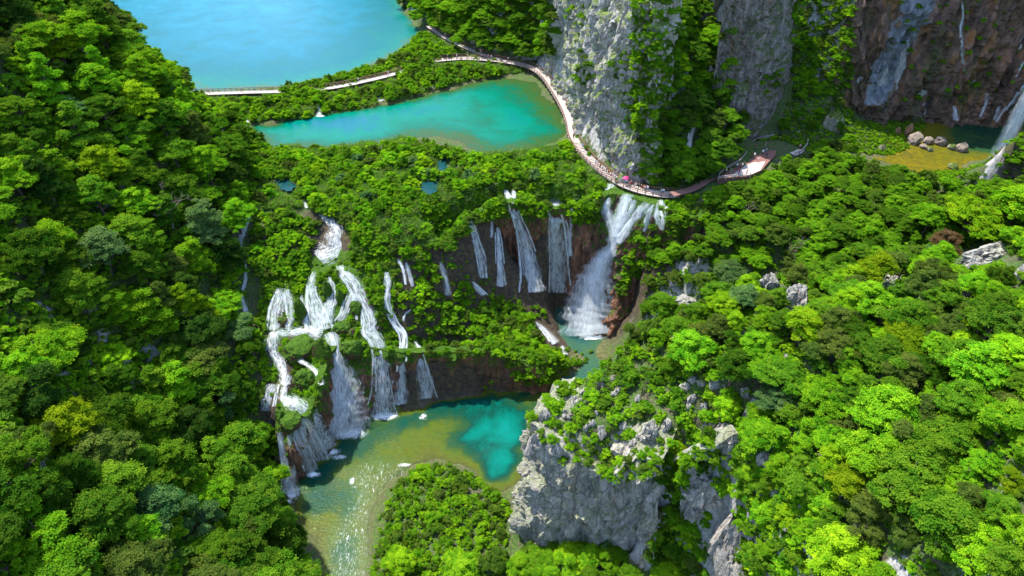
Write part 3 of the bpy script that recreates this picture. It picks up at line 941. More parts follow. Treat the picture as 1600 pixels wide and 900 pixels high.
# ------------------------------------------------------------------ falling water
FALLS = [
    ('broad white plume of the big waterfall below the crowded boardwalk', 'plume', [[(982, 303, 18), (976, 325, 20), (968, 350, 24), (961, 372, 20), (957, 388, 18), (942, 402, 28), (935, 420, 36), (928, 445, 50), (924, 470, 58), (920, 495, 66), (926, 523, 72)]]),
    ('narrow upper strand curling beside green moss above the big plume', 'fall', [[(957, 287, 15), (947, 310, 15), (945, 325, 14), (955, 345, 16), (962, 370, 18)]]),
    ('white strand slanting down through mossy rock beside the big plume', 'fall', [[(1003, 322, 12), (990, 345, 12), (978, 362, 12), (966, 380, 12)], [(1020, 319, 8), (1012, 345, 8), (1006, 362, 5)], [(1028, 317, 6), (1025, 336, 6), (1027, 352, 4)], [(992, 312, 8), (986, 332, 8), (978, 346, 7)], [(1041, 322, 5), (1041, 346, 4)]]),
    ('small spill of white water under the boardwalk end', 'fall', [[(1034, 312, 11), (1032, 330, 11), (1036, 348, 8), (1034, 360, 6)]]),
    ('short white spill among mossy rocks just below the boardwalk', 'fall', [[(1014, 318, 18), (1004, 328, 16), (998, 342, 8)]]),
    ('tall curving waterfall on the brown wall with two heads', 'fall', [[(788, 296, 6), (800, 318, 9), (807, 338, 11), (817, 365, 15), (824, 395, 20), (830, 425, 24), (834, 457, 32)], [(803, 293, 6), (803, 318, 7)], [(794, 328, 4), (806, 342, 6)]]),
    ('wide lacy waterfall on the brown wall nearest the big plume', 'veil', [[(866, 315, 8), (868, 330, 18), (870, 355, 26), (872, 385, 28), (873, 420, 30), (875, 458, 36)], [(856, 328, 3), (862, 345, 4), (866, 360, 5)], [(868, 320, 5), (862, 350, 6), (866, 400, 7), (864, 455, 10)]]),
    ('straight slim waterfall on the brown wall falling to a grey ledge', 'fall', [[(777, 355, 5), (779, 380, 9), (781, 410, 10), (783, 448, 15)]]),
    ('slanting thin waterfall at the shaded end of the brown wall', 'veil', [[(735, 345, 7), (742, 370, 9), (750, 400, 12), (754, 435, 10)]]),
    ('faint dribble of water high on the brown wall', 'veil', [[(768, 345, 5), (768, 372, 6)]]),
    ('faint trickle at the big plume edge of the brown wall', 'veil', [[(893, 325, 5), (892, 360, 6), (890, 400, 6)]]),
    ('thin shaded fall in the dark corner left of the brown wall', 'veil', [[(688, 408, 5), (695, 430, 9), (701, 462, 9)]]),
    ('tiny white chute leaving the foot of the brown wall', 'fall', [[(738, 440, 5), (747, 452, 9), (757, 461, 12)]]),
    ('paired threads of water among bushes above the mound', 'fall', [[(622, 404, 6), (630, 420, 5), (634, 445, 4)], [(634, 410, 5), (640, 428, 6), (645, 448, 5)]]),
    ('long stepped stream threading bushes then dropping to the river', 'fall', [[(603, 425, 10), (606, 440, 10), (606, 452, 7), (602, 470, 7), (608, 487, 9), (615, 503, 9), (621, 513, 9), (628, 518, 11), (632, 525, 8), (629, 545, 9), (627, 575, 12), (628, 605, 14), (627, 632, 20)]]),
    ('tiny bent trickle beside the leafy mound', 'fall', [[(642, 483, 4), (631, 493, 4), (631, 502, 4)]]),
    ('lace fall off the mound, last one before the bare brown overhang', 'veil', [[(648, 533, 4), (655, 545, 8), (659, 570, 15), (664, 598, 20), (668, 623, 26)]]),
    ('foaming head of the cascade tumbling off the reedy plateau', 'rapid', [[(498, 334, 7), (512, 343, 12), (523, 351, 16), (528, 362, 22), (521, 374, 22), (528, 386, 34), (512, 398, 36), (498, 405, 26)]]),
    ('short white trickle above the foaming head of the cascade', 'fall', [[(473, 312, 5), (480, 325, 5)]]),
    ('spreading fan of water on the mossy upper tier, biggest there', 'lace', [[(491, 424, 7), (486, 440, 11), (487, 460, 15), (492, 480, 24), (499, 500, 32), (502, 516, 38)]]),
    ('curved chute joining the fan of water on the mossy shelf', 'lace', [[(514, 432, 5), (518, 450, 8), (520, 468, 11), (512, 485, 15), (507, 505, 24)]]),
    ('bright zigzag fall running from upper tier to river', 'lace', [[(530, 415, 10), (540, 428, 18), (552, 440, 21), (558, 455, 20), (568, 475, 16), (578, 495, 16), (579, 510, 20), (574, 520, 18), (585, 523, 20), (594, 545, 16), (596, 575, 19), (599, 605, 23), (600, 652, 40)]]),
    ('spray of thin jets over a mossy knob in the upper tier', 'veil', [[(552, 458, 16), (545, 472, 14), (538, 490, 10), (530, 502, 10)], [(552, 460, 6), (556, 480, 5), (558, 500, 5)]]),
    ('arched fall with a mossy gap at the shaded end of upper tier', 'lace', [[(441, 450, 11), (434, 470, 16), (430, 490, 17), (428, 516, 16)]]),
    ('see-through veil hanging beside the arched fall', 'veil', [[(448, 452, 11), (453, 475, 13), (455, 500, 9), (450, 516, 9)]]),
    ('thin ribbon over moss between the arched fall and the fan', 'veil', [[(471, 460, 4), (475, 485, 8), (479, 512, 10)]]),
    ('white water sliding along the mossy shelf and off its shaded end', 'rapid', [[(505, 518, 26), (480, 516, 17), (455, 520, 13), (430, 520, 17), (424, 535, 15), (425, 550, 12), (438, 565, 13), (445, 585, 15), (447, 602, 15)]]),
    ('widest lower fall, a white column ending in spray', 'fall', [[(515, 519, 24), (522, 535, 18), (525, 555, 18), (527, 575, 30), (530, 600, 52), (530, 640, 66), (535, 678, 74)]]),
    ('small side chute between mossy humps of the lower tier', 'rapid', [[(458, 548, 5), (468, 562, 7), (482, 572, 7), (495, 580, 7), (502, 602, 8)]]),
    ('broken white rapids spilling at the wooded edge of the lower tier', 'rapid', [[(427, 600, 16), (420, 620, 20), (418, 642, 14)]]),
    ('long slide of water over the bulging rock beside the widest fall', 'rapid', [[(447, 600, 9), (440, 622, 10), (455, 628, 26), (475, 640, 26), (492, 660, 22), (505, 685, 22), (515, 702, 28)]]),
    ('middle slide of water down the bulging brown rock', 'veil', [[(470, 655, 20), (485, 680, 20), (500, 710, 20), (505, 720, 14)]]),
    ('pale slide of water over the front of the bulging rock', 'veil', [[(462, 670, 20), (472, 695, 20), (482, 725, 20), (488, 742, 16)]]),
    ('outermost slim fall of the bulging rock ending in foam', 'fall', [[(437, 675, 6), (442, 705, 8), (448, 740, 12), (452, 772, 28)]]),
    ('single jet of water on the bulging rock face', 'veil', [[(450, 680, 7), (458, 710, 5), (461, 754, 6)]]),
    ('shaded stream tumbling down the gully under the left slope trees', 'fall', [[(391, 333, 5), (384, 350, 7), (376, 370, 8), (374, 392, 5)]]),
    ('shaded stream, lower reach, below a leafy gap in the gully', 'fall', [[(383, 405, 5), (384, 440, 6), (376, 460, 5), (382, 478, 7), (386, 502, 7)]]),
    ('little white cascade on the leafy mound beside the blue-green pool', 'fall', [[(836, 503, 5), (850, 515, 9), (862, 528, 11), (868, 537, 13)], [(878, 540, 6), (885, 556, 6)]]),
    ('two-strand trickle from the barrier bushes into the teal lake', 'fall', [[(497, 162, 4), (498, 172, 6), (500, 181, 9)]]),
    ('white spout from the barrier where the teal lake turns green', 'fall', [[(592, 151, 4), (597, 158, 9)]]),
    ('smallest spout on the barrier, below a dark round bush', 'fall', [[(673, 131, 3), (674, 137, 7)]]),
    ('white riffle at the wooded end of the barrier', 'fall', [[(370, 186, 8), (385, 192, 11)], [(343, 165, 5), (346, 176, 6)]]),
    ('long thread of water down the stained cliff', 'thread', [[(1502, 2, 3), (1506, 25, 3), (1500, 45, 4), (1503, 75, 5), (1506, 112, 5)]]),
    ('little spout at the foot of the stained cliff beside orange moss', 'thread', [[(1491, 165, 5), (1494, 189, 9)]]),
    ('bent trickle on the stained cliff above the dark basin', 'thread', [[(1543, 145, 5), (1540, 165, 4), (1532, 183, 4)]]),
    ('slanting ribbon of water on the stained cliff, nearest the great fall', 'thread', [[(1605, 124, 5), (1585, 155, 6), (1565, 175, 5), (1557, 191, 5)], [(1600, 95, 3), (1587, 121, 3)], [(1562, 165, 4), (1553, 188, 4)]]),
]


def ribbon_verts(pts, seed, lift=0.55):
    """pixel polyline with widths -> sheet of water lying just off the rock it runs down"""
    pp = smooth_line(np.array(pts, float), 2.2, 2)
    T_, D_, Wd = [], [], []
    for px, py, w in pp:
        p, n = hit(px, py)
        if p is None:
            continue
        d = p - CAM
        T_.append(d.length)
        D_.append(np.array(d.normalized()))
        Wd.append(w / FPX * d.length)
    T_, D_, Wd = np.array(T_), np.array(D_), np.array(Wd)

    def sm(a, k):
        k = min(k, (len(a) // 2) * 2 - 1)
        if k < 3:
            return a
        ap = np.pad(a, k // 2, mode='reflect', reflect_type='odd')
        return np.convolve(ap, np.ones(k) / k, mode='valid')
    # water follows the rock but never jumps back: even out the distance, stay just off the face
    t = np.minimum(sm(T_, 31), T_) - lift
    t = sm(np.minimum(sm(t, 15), T_ - 0.2), 25)
    C = np.array(CAM) + D_ * t[:, None]
    tan = np.gradient(C, axis=0)
    view = C - np.array(CAM)
    side = np.cross(tan, view)
    side[:, 2] *= 0.3
    side /= np.linalg.norm(side, axis=1)[:, None] + 1e-9
    if len(side) > 1 and side[:, 0].sum() < 0:
        side = -side
    nw = 11
    s = np.linspace(-1, 1, nw)
    edge = 1 + 0.35 * fbm(np.stack([C[:, 2] / 1.6, C[:, 0] / 3.0, np.full(len(C), seed * 3.1)], 1), 3)
    V = C[:, None, :] + side[:, None, :] * (s[None, :, None] * (0.72 * Wd * edge)[:, None, None])
    toward = -view / np.linalg.norm(view, axis=1)[:, None]
    V = V + toward[:, None, :] * (np.clip(1 - s ** 2, 0, 1)[None, :, None] * (0.10 * Wd + 0.10)[:, None, None])
    fl = V.reshape(-1, 3)
    bump = fbm(np.stack([fl[:, 0] / 1.0, fl[:, 1] / 1.0, fl[:, 2] / 7.0], 1) + seed, 2)
    V = V + toward[:, None, :] * bump.reshape(len(C), nw)[..., None] * np.minimum(0.10 + 0.03 * Wd, .2)[:, None, None]
    length = np.concatenate([[0], np.cumsum(np.linalg.norm(np.diff(C, axis=0), axis=1))])
    U = (s[None, :] * Wd[:, None] * 0.5) + seed * 13.7
    uv = np.stack([U, np.repeat(length[:, None], nw, 1)], -1).reshape(-1, 2)
    den = np.repeat((1.05 - 1.0 * np.abs(s) ** 1.4)[None, :], len(C), 0) + 0.16 * fbm(np.stack([V[..., 0].ravel() / 2.2, V[..., 1].ravel() / 2.2, V[..., 2].ravel() / 6], 1) + seed * 5, 2).reshape(len(C), nw)
    den[0] -= 0.5
    den[1:3] -= 0.15
    den[-1] -= 0.35
    return V.reshape(-1, 3), grid_faces(len(C), nw), uv, den.ravel()


FOAM_AT = []
def threads(st, k):
    rg = np.random.default_rng(k + 400)
    q_ = resample(np.array(st, float), n=14)
    got = []
    for _ in range(int(np.clip(q_[:, 2].mean() / 4.0, 1, 6))):
        i0, i1 = int(rg.integers(0, 5)), int(rg.integers(9, 15))
        o_ = rg.choice((-1, 1)) * rg.uniform(.40, .62)
        dr = rg.uniform(-.05, .22) * np.sign(o_)
        w_ = rg.uniform(1.8, 4.2)
        got.append([(p[0] + p[2] * (o_ + dr * j / 14), p[1], w_) for j, p in enumerate(q_[i0:i1])])
    return got


for k, (lab, kind, strands) in enumerate(FALLS):
    if max(p[2] for st in strands if len(st) > 1 for p in st) >= 10:
        strands = strands + [th for st in strands if len(st) > 2 for th in threads(st, k)] if not lab.startswith(('broad white', 'foaming head', 'white water sliding', 'widest lower', 'long slide', 'narrow upper')) else strands
    ob = None
    for j, st in enumerate(strands):
        if len(st) < 2:
            continue
        V, F, uv, dn = ribbon_verts(st, k + j * 0.37)
        nm = 'waterfall' if ob is None else 'strand'
        me_ = np_mesh(nm, V, F, M[kind], True, uv, {'dens': dn})
        if ob is None:
            ob = link(nm, me_)
            tag(ob, lab, 'waterfall')
        else:
            link(nm, me_, ob)
# the great fall, in free air in front of the mossy slope
gA, gB = np.array((153.0, 184.0, 112.0)), W(1549, 263, 39.4)
q = np.linspace(0, 1, 50)
gp = []
for t in q:
    c = gA + (gB - gA) * (1 - (1 - t) ** 3)
    c[2] = gA[2] + (gB[2] - gA[2]) * t
    gp.append(c)
gp = np.array(gp)
s = np.linspace(-1, 1, 11)
wid = 1.2 + 1.0 * q
V = gp[:, None, :] + np.array((0.8, -0.5, 0.25))[None, None, :] * (s[None, :, None] * wid[:, None, None])
fl = V.reshape(-1, 3)
V = V + np.array((-0.3, -0.8, 0.2)) * (fbm(fl / (0.7, 0.7, 5.0), 3).reshape(50, 11)[..., None] * 0.6 + np.clip(1 - s ** 2, 0, 1)[None, :, None] * 0.5)
uv = np.stack([np.repeat((s * 1.5)[None, :], 50, 0) + 77, np.repeat((q * 78)[:, None], 11, 1)], -1).reshape(-1, 2)
ob = link('waterfall', np_mesh('waterfall', V.reshape(-1, 3), grid_faces(50, 11), M['plume'], True, uv, {'dens': np.repeat((1.05 - 0.8 * np.abs(s) ** 2)[None, :], 50, 0).ravel()}))
tag(ob, 'great white fall plunging past the mossy slope into the dark basin', 'waterfall')

# foam where the water lands
foam_spots = [(926, 522, 62, 20, 2.7), (905, 506, 26, 12, 2.7), (950, 524, 26, 10, 2.7), (836, 459, 40, 9, 2.7), (876, 460, 36, 9, 2.7), (874, 468, 14, 6, 2.7), (786, 452, 18, 5, 4.5), (668, 620, 34, 12, 0.03), (627, 630, 28, 12, .03), (600, 650, 56, 18, .03), (540, 676, 84, 26, .03),
              (512, 706, 50, 16, .03), (490, 742, 30, 12, .03), (452, 772, 44, 26, .03), (447, 785, 26, 14, .03), (661, 652, 18, 14, .03), (530, 715, 40, 12, .03), (1552, 258, 40, 12, 39.35), (1494, 190, 16, 4, 39.35), (1557, 192, 14, 4, 39.35), (500, 182, 18, 4, 36.05), (598, 158, 20, 5, 36.05), (674, 138, 14, 4, 36.05), (388, 192, 24, 6, 36.05),
              (632, 727, 34, 9, .05), (550, 752, 14, 18, .05), (925, 528, 50, 10, 2.72)]
Vs, Fs, Ds, o = [], [], [], 0
for k, (px, py, wx, wy, z) in enumerate(foam_spots):
    c = W(px, py, z)
    rx = np.linalg.norm(W(px + wx / 2, py, z) - c) * 1.25
    ry = np.linalg.norm(W(px, py + wy / 2, z) - c) * 1.25
    nr, na = 6, 20
    rr = np.linspace(0.02, 1, nr)
    aa = np.linspace(0, 2 * math.pi, na)
    A, B = np.meshgrid(aa, rr, indexing='ij')
    V = np.stack([c[0] + rx * B * np.cos(A), c[1] + ry * B * np.sin(A), np.full(A.shape, z + 0.05 + 0.004 * k)], -1).reshape(-1, 3)
    V[:, 2] += np.clip(1 - B.ravel(), 0, 1) * (0.35 if py < 700 or px < 500 else 0.05) * np.abs(fbm(V / 0.9, 2)) * 2
    weak = 0.72 if (py > 712 and px > 510) or px == 661 else 1.0
    Vs.append(V)
    Fs.append(grid_faces(na, nr) + o)
    Ds.append(np.clip(1.0 - B.ravel() ** 1.2, 0, 1) * 0.86 * weak)
    o += len(V)
ob = link('foam', np_mesh('foam', np.vstack(Vs), np.vstack(Fs), M['foam'], True, attrs={'dens': np.concatenate(Ds)}))
tag(ob, 'white foam floating on the water under the falls', kind='stuff')

# ------------------------------------------------------------------ crowns, trunks, shrubs


def leaf_quads(P, Nn, size, rg):
    n = len(P)
    Nn = Nn / (np.linalg.norm(Nn, axis=1)[:, None] + 1e-9)
    r_ = rg.normal(size=(n, 3))
    t = np.cross(Nn, r_)
    t /= np.linalg.norm(t, axis=1)[:, None] + 1e-9
    b = np.cross(Nn, t)
    sz = size * rg.uniform(0.65, 1.3, n)[:, None]
    a0 = P - t * sz * 0.6
    a1 = P + b * sz * 0.38 + Nn * sz * 0.12
    a2 = P + t * sz * 0.6 - Nn * sz * 0.10
    a3 = P - b * sz * 0.38 + Nn * sz * 0.12
    V = np.stack([a0, a1, a2, a3], 1).reshape(-1, 3)
    F = np.arange(n * 4).reshape(n, 4)
    return V, F


def crown_mesh(name, seed, kind, nclump, nleaf, leaf):
    rg = np.random.default_rng(seed)
    domes = []
    if kind == 'round':
        domes.append((0, 0, 6.3, 2.6, 2.6))
        for k in range(7):
            a = k * 2.4 + rg.uniform(-.4, .4)
            rr = rg.uniform(1.6, 2.7)
            domes.append((rr * math.cos(a), rr * math.sin(a), rg.uniform(4.2, 7.4), rg.uniform(1.2, 2.0), rg.uniform(1.1, 1.8)))
        domes.append((rg.uniform(-.6, .6), rg.uniform(-.6, .6), 8.6, 1.5, 1.3))
    elif kind == 'spread':
        for k in range(10):
            a = k * 2.4 + rg.uniform(-.5, .5)
            rr = 0.5 + 3.2 * math.sqrt((k + .5) / 10)
            domes.append((rr * math.cos(a), rr * math.sin(a), 8.2 - 0.75 * rr + rg.uniform(-1.1, .6), rg.uniform(1.3, 2.2), rg.uniform(0.8, 1.3)))
        domes.append((0, 0, 6.2, 2.6, 1.8))
    elif kind == 'tall':
        for k in range(9):
            z = 3.2 + 6.2 * k / 8
            a = k * 2.4
            rr = 1.5 * (1 - ((z - 5.0) / 5.5) ** 2) * rg.uniform(.5, 1.1)
            domes.append((rr * math.cos(a), rr * math.sin(a), z, max(.8, 2.1 - 0.22 * abs(z - 5)), 1.3))
    elif kind == 'layered':
        for k in range(14):
            z = 2.2 + 7.6 * k / 13
            a = k * 2.4 + rg.uniform(-.3, .3)
            rr = 2.9 * (1 - (z / 11.0)) * rg.uniform(.7, 1.25)
            domes.append((rr * math.cos(a), rr * math.sin(a), z, 1.5 * (1.15 - z / 12), 0.62))
        domes.append((0, 0, 9.6, .5, .7))
    elif kind == 'loose':
        for k in range(9):
            a = k * 2.4 + rg.uniform(-.6, .6)
            rr = rg.uniform(0.6, 3.2)
            domes.append((rr * math.cos(a), rr * math.sin(a), rg.uniform(3.4, 8.8), rg.uniform(.9, 1.6), rg.uniform(.8, 1.5)))
    elif kind == 'shrub':
        for k in range(8):
            a = k * 2.4 + rg.uniform(-.5, .5)
            rr = 3.4 * math.sqrt((k + .3) / 8)
            domes.append((rr * math.cos(a), rr * math.sin(a), 5.0 - rr * 0.75 + rg.uniform(-1, 1.2), rg.uniform(1.6, 2.6), rg.uniform(1.5, 2.4)))
        domes.append((0, 0, 4, 3.0, 3.4))
    w = np.array([d[3] * d[3] for d in domes])
    w /= w.sum()
    dm = np.array(domes)
    idx = rg.choice(len(dm), nclump, p=w)
    u = rg.normal(size=(nclump, 3))
    u[:, 2] = np.where(u[:, 2] < -0.35, -u[:, 2] * 0.7, u[:, 2])
    u /= np.linalg.norm(u, axis=1)[:, None]
    rad = rg.uniform(0.62, 1.18, nclump)
    C = dm[idx, :3] + u * dm[idx][:, [3, 3, 4]] * rad[:, None]
    cs = rg.uniform(0.35, 0.95, nclump) * (0.68 if kind != 'shrub' else 0.88)
    ctr = np.array((0, 0, 5.0))
    outw = C - ctr
    outw /= np.linalg.norm(outw, axis=1)[:, None] + 1e-9
    n = nclump * nleaf
    ci = np.repeat(np.arange(nclump), nleaf)
    d = rg.normal(size=(n, 3))
    d /= np.linalg.norm(d, axis=1)[:, None]
    d[:, 2] = np.where(d[:, 2] < -0.2, -d[:, 2] * .6, d[:, 2])
    # sprays hang as flattened tufts
    P = C[ci] + d * (cs[ci] * rg.uniform(0.35, 1.0, n) ** 0.6 * np.where(rg.uniform(size=n) < .30, 1.75, 1.0))[:, None] * np.array((1.05, 1.05, 0.62))
    Nn = 0.5 * d + 0.35 * outw[ci] + np.array((0, 0, 0.45)) + rg.normal(size=(n, 3)) * 0.42
    V, F = leaf_quads(P, Nn, leaf, rg)
    ct = np.clip(0.5 + rg.normal(size=nclump) * 0.20, 0, 1)
    tint = np.clip(ct[ci] + rg.normal(size=n) * 0.10, 0, 1)
    me = np_mesh(name, V, F, M['leaf'], False, attrs={'tint': np.repeat(tint, 4)})
    return me, C


def tube(pts, radii, sides=6):
    pts = np.asarray(pts, float)
    V, n = [], len(pts)
    tan = np.gradient(pts, axis=0)
    for p, t, r_ in zip(pts, tan, radii):
        t = t / (np.linalg.norm(t) + 1e-9)
        a = np.cross(t, (0.3, 0.9, 0.1))
        a /= np.linalg.norm(a)
        b = np.cross(t, a)
        for k in range(sides):
            an = 2 * math.pi * k / sides
            V.append(p + r_ * (math.cos(an) * a + math.sin(an) * b))
    F = []
    for i in range(n - 1):
        for k in range(sides):
            k2 = (k + 1) % sides
            F.append((i * sides + k, i * sides + k2, (i + 1) * sides + k2, (i + 1) * sides + k))
    return np.array(V), np.array(F)


def join_tubes(ts):
    V, F, o = [], [], 0
    for v, f in ts:
        V.append(v)
        F.append(f + o)
        o += len(v)
    return np.vstack(V), np.vstack(F)


def trunk_mesh(name, seed, C, mat):
    rg = np.random.default_rng(seed + 900)
    ts = [tube([(0, 0, -1.2), (rg.uniform(-.1, .1), rg.uniform(-.1, .1), 1.2), (rg.uniform(-.25, .25), rg.uniform(-.25, .25), 3.4), (rg.uniform(-.3, .3), rg.uniform(-.3, .3), 6.0), (0, 0, 8.2)], (.34, .25, .20, .12, .03))]
    for k in rg.choice(len(C), min(9, len(C)), replace=False):
        c = C[k]
        z0 = min(c[2] * .55, 5.5)
        ts.append(tube([(0, 0, z0), c * (.5, .5, 0) + np.array((0, 0, z0 + (c[2] - z0) * .4)), c * .97], (.12, .08, .03), 5))
    return np_mesh(name, *join_tubes(ts), mat, True)


TREE_KINDS = ['round', 'spread', 'tall', 'layered', 'loose', 'round', 'spread', 'loose', 'tall', 'layered']
TP = []
for k, kd in enumerate(TREE_KINDS):
    cm, C = crown_mesh('crown', 100 + k, kd, {'round': 260, 'spread': 260, 'tall': 210, 'layered': 210, 'loose': 170}[kd], 125, 0.25)
    TP.append((cm, trunk_mesh('trunk', k, C, M['bark']), kd))
SP = [crown_mesh('shrub', 300 + k, 'shrub', 70, 110, 0.58)[0] for k in range(6)]


def upright_mesh(name, seed, n, hgt, rad, width):
    """a tuft of upright narrow leaves: reeds, sedge, willow shoots"""
    rg = np.random.default_rng(seed)
    a = rg.uniform(0, 2 * math.pi, n)
    r_ = rad * np.sqrt(rg.uniform(0, 1, n))
    b = np.stack([r_ * np.cos(a), r_ * np.sin(a), np.zeros(n)], 1)
    lean = rg.normal(size=(n, 3)) * .28
    lean[:, 2] = 1
    h = hgt * rg.uniform(.55, 1.0, n)[:, None]
    m = b + lean * h * .55
    tip = b + lean * h + rg.normal(size=(n, 3)) * (.22 * hgt) * (1, 1, .3)
    sd_ = np.stack([np.cos(a + 1.3), np.sin(a + 1.3), np.zeros(n)], 1) * width
    V = np.stack([b, m + sd_, tip, m - sd_], 1).reshape(-1, 3)
    return np_mesh(name, V, np.arange(4 * n).reshape(n, 4), M['leaf'], False, attrs={'tint': np.repeat(np.clip(rg.normal(.5, .2, n), 0, 1), 4)})


# ------------------------------------------------------------------ what must stay in view: water, falls, walks, bare rock (4-pixel cells)
PR = np.zeros((400, 225), bool)
cxx, cyy = np.meshgrid(np.arange(400) * 4 + 2, np.arange(225) * 4 + 2, indexing='ij')


def protect_poly(poly):
    global PR
    PR |= in_poly(cxx, cyy, poly)


def protect_line(pts, w):
    for p in resample(np.array(pts, float), step=3):
        r_ = (p[2] if len(p) > 2 else w) / 2 + 2
        PR[(np.abs(cxx - p[0]) < r_) & (np.abs(cyy - p[1]) < r_)] = True


for _, _, strands in FALLS:
    for st in strands:
        if len(st) > 1:
            protect_line(st, 6)
WALK1 = [(285, 147), (330, 146), (380, 144), (435, 143)]
WALK1b = [(435, 143), (470, 141), (515, 138), (560, 129), (612, 117), (650, 104), (680, 94), (720, 90.5), (760, 92), (800, 97), (830, 104), (850, 117), (866, 140), (881, 165), (891, 188), (893, 205), (899, 222), (912, 240), (935, 262), (960, 281), (985, 293), (1010, 300), (1040, 304.5), (1068, 303)]
WALK2 = [(668, 40), (700, 62), (740, 80), (770, 90), (800, 97)]
for w_ in (WALK1, WALK1b[2:5], WALK1b[6:], WALK2):
    protect_line(w_, 9)
protect_poly([(195, 0), (215, 70), (262, 100), (300, 118), (305, 138), (420, 136), (500, 120), (600, 92), (655, 45), (620, 0)])
protect_poly([(400, 200), (430, 228), (560, 226), (655, 214), (680, 222), (735, 240), (770, 242), (830, 235), (880, 226), (888, 205), (880, 170), (855, 135), (815, 120), (740, 128), (650, 156), (560, 172), (470, 188)])
protect_poly([(845, 470), (905, 480), (960, 525), (945, 560), (900, 545), (880, 510)])
protect_poly([(445, 780), (540, 690), (680, 630), (830, 640), (812, 760), (745, 745), (700, 725), (640, 725), (600, 790), (580, 900), (500, 900), (470, 830)])
protect_poly([(820, 692), (880, 724), (960, 748), (1040, 746), (1040, 800), (1000, 850), (900, 830), (812, 815)])
protect_poly([(862, 0), (885, 110), (905, 200), (945, 268), (1010, 290), (985, 180), (1000, 60), (985, 0)])
protect_poly([(710, 366), (748, 360), (800, 345), (930, 348), (905, 400), (890, 462), (835, 458), (800, 442), (710, 425)])
protect_poly([(600, 550), (790, 556), (800, 600), (620, 640)])
protect_poly([(1330, 180), (1600, 180), (1555, 270), (1480, 270), (1400, 258), (1340, 240)])
protect_poly([(1335, 0), (1600, 0), (1600, 180), (1500, 185), (1400, 180), (1330, 120)])
protect_poly([(1062, 306), (1100, 284), (1125, 272), (1172, 276), (1130, 290), (1080, 306)])
protect_poly([(1118, 284), (1155, 246), (1168, 222), (1190, 212), (1216, 212), (1218, 244), (1200, 262), (1180, 276)])
protect_poly([(1130, 276), (1165, 240), (1175, 224), (1208, 218), (1212, 240), (1195, 256), (1180, 268)])
protect_line([(1230, 208), (1252, 214), (1260, 226), (1246, 238)], 8)
protect_line([(1075, 240), (1080, 215), (1095, 190)], 7)
protect_poly([(420, 270), (448, 276), (468, 290), (460, 308), (436, 304)])
protect_poly([(652, 284), (686, 278), (687, 300), (672, 306), (656, 303)])
protect_poly([(678, 246), (702, 246), (702, 272), (682, 272)])
OUTCROPS = [  # pixel centre, width, height of the bare white rocks on the hill
    (1203, 437, 26, 40), (1245, 468, 34, 50), (1396, 434, 34, 14), (1385, 446, 24, 10), (1540, 397, 84, 30), (1590, 430, 18, 44), (1507, 462, 18, 20), (1525, 475, 22, 14), (1160, 515, 10, 28), (1182, 490, 10, 30),
    (1078, 470, 38, 16), (1122, 474, 16, 14), (1095, 452, 14, 10), (1013, 672, 28, 44), (1042, 660, 14, 36), (940, 672, 14, 28), (968, 700, 30, 26), (990, 690, 14, 12), (1137, 690, 26, 44), (1168, 640, 14, 36), (1195, 715, 30, 24),
    (1132, 830, 48, 110), (1140, 870, 44, 70), (852, 645, 16, 44), (833, 690, 22, 60), (870, 700, 20, 26), (1226, 560, 10, 22), (1164, 610, 12, 30), (1100, 755, 56, 50), (1085, 790, 30, 36), (940, 600, 14, 12), (958, 590, 10, 10), (905, 625, 16, 12), (880, 648, 12, 14)]
_ro = np.random.default_rng(77)
for _ in range(22):
    OUTCROPS.append((float(_ro.uniform(880, 1130)), float(_ro.uniform(565, 690)), float(_ro.uniform(8, 15)), float(_ro.uniform(9, 20))))
for (a, b, w, h) in OUTCROPS:
    protect_poly([(a - w / 2, b - h / 2), (a + w / 2, b - h / 2), (a + w / 2, b + h / 2), (a - w / 2, b + h / 2)])


def blocked(px, py, rx, ry):
    i0, i1 = int((px - rx) // 4), int((px + rx) // 4) + 1
    j0, j1 = int((py - ry) // 4), int((py + ry) // 4) + 1
    i0, j0, i1, j1 = max(i0, 0), max(j0, 0), min(i1, 400), min(j1, 225)
    if i1 <= i0 or j1 <= j0:
        return 0.0
    m = (((cxx[i0:i1, j0:j1] - px) / rx) ** 2 + ((cyy[i0:i1, j0:j1] - py) / ry) ** 2) < 0.8
    return (PR[i0:i1, j0:j1] & m).sum() / max(1, m.sum())


# ------------------------------------------------------------------ where plants stand
def zone(*pp):
    return np.array([W(*p)[:2] if len(p) == 3 else p for p in pp])


Z_left = np.vstack([BL[:, :2], [(-80, 10), (-240, 10), (-300, 430)]])
ridge = [(880, 610, 36), (960, 560, 39), (1040, 485, 46), (1120, 455, 52), (1200, 432, 57), (1300, 455, 57.5), (1400, 440, 60), (1500, 398, 64), (1600, 380, 68), (1750, 370, 76)]
Z_hill = zone(*ridge, (1780, 600, 78), (1750, 980, 72), (1040, 960, 12), (1045, 715, 43.5), (950, 725, 40), (850, 680, 38.5), (822, 652, 37.5))
Z_mid = zone(*ridge[2:], (1760, 250, 70), (1600, 275, 47), (1540, 285, 40), (1480, 280, 39.5), (1400, 268, 39.5), (1330, 240, 40), (1262, 245, 40), (1200, 268, 39), (1130, 290, 38.5), (1060, 312, 37), (1045, 322, 36.5), (1000, 380, 24), (985, 440, 12), (1000, 470, 6))
Z_gully = zone((1042, 298, 38), (1090, 290, 38.5), (1130, 262, 39.5), (1165, 222, 41), (1130, 200, 44), (1110, 130, 55), (1095, 40, 66), (1085, -40, 76), (1045, -40, 78), (1050, 60, 66))
Z_scree = zone((1170, 218, 41.5), (1215, 205, 42), (1245, 130, 51), (1280, 10, 67), (1300, 10, 67), (1310, 130, 49), (1330, 190, 40.5), (1335, 235, 40), (1270, 240, 40), (1215, 222, 40))
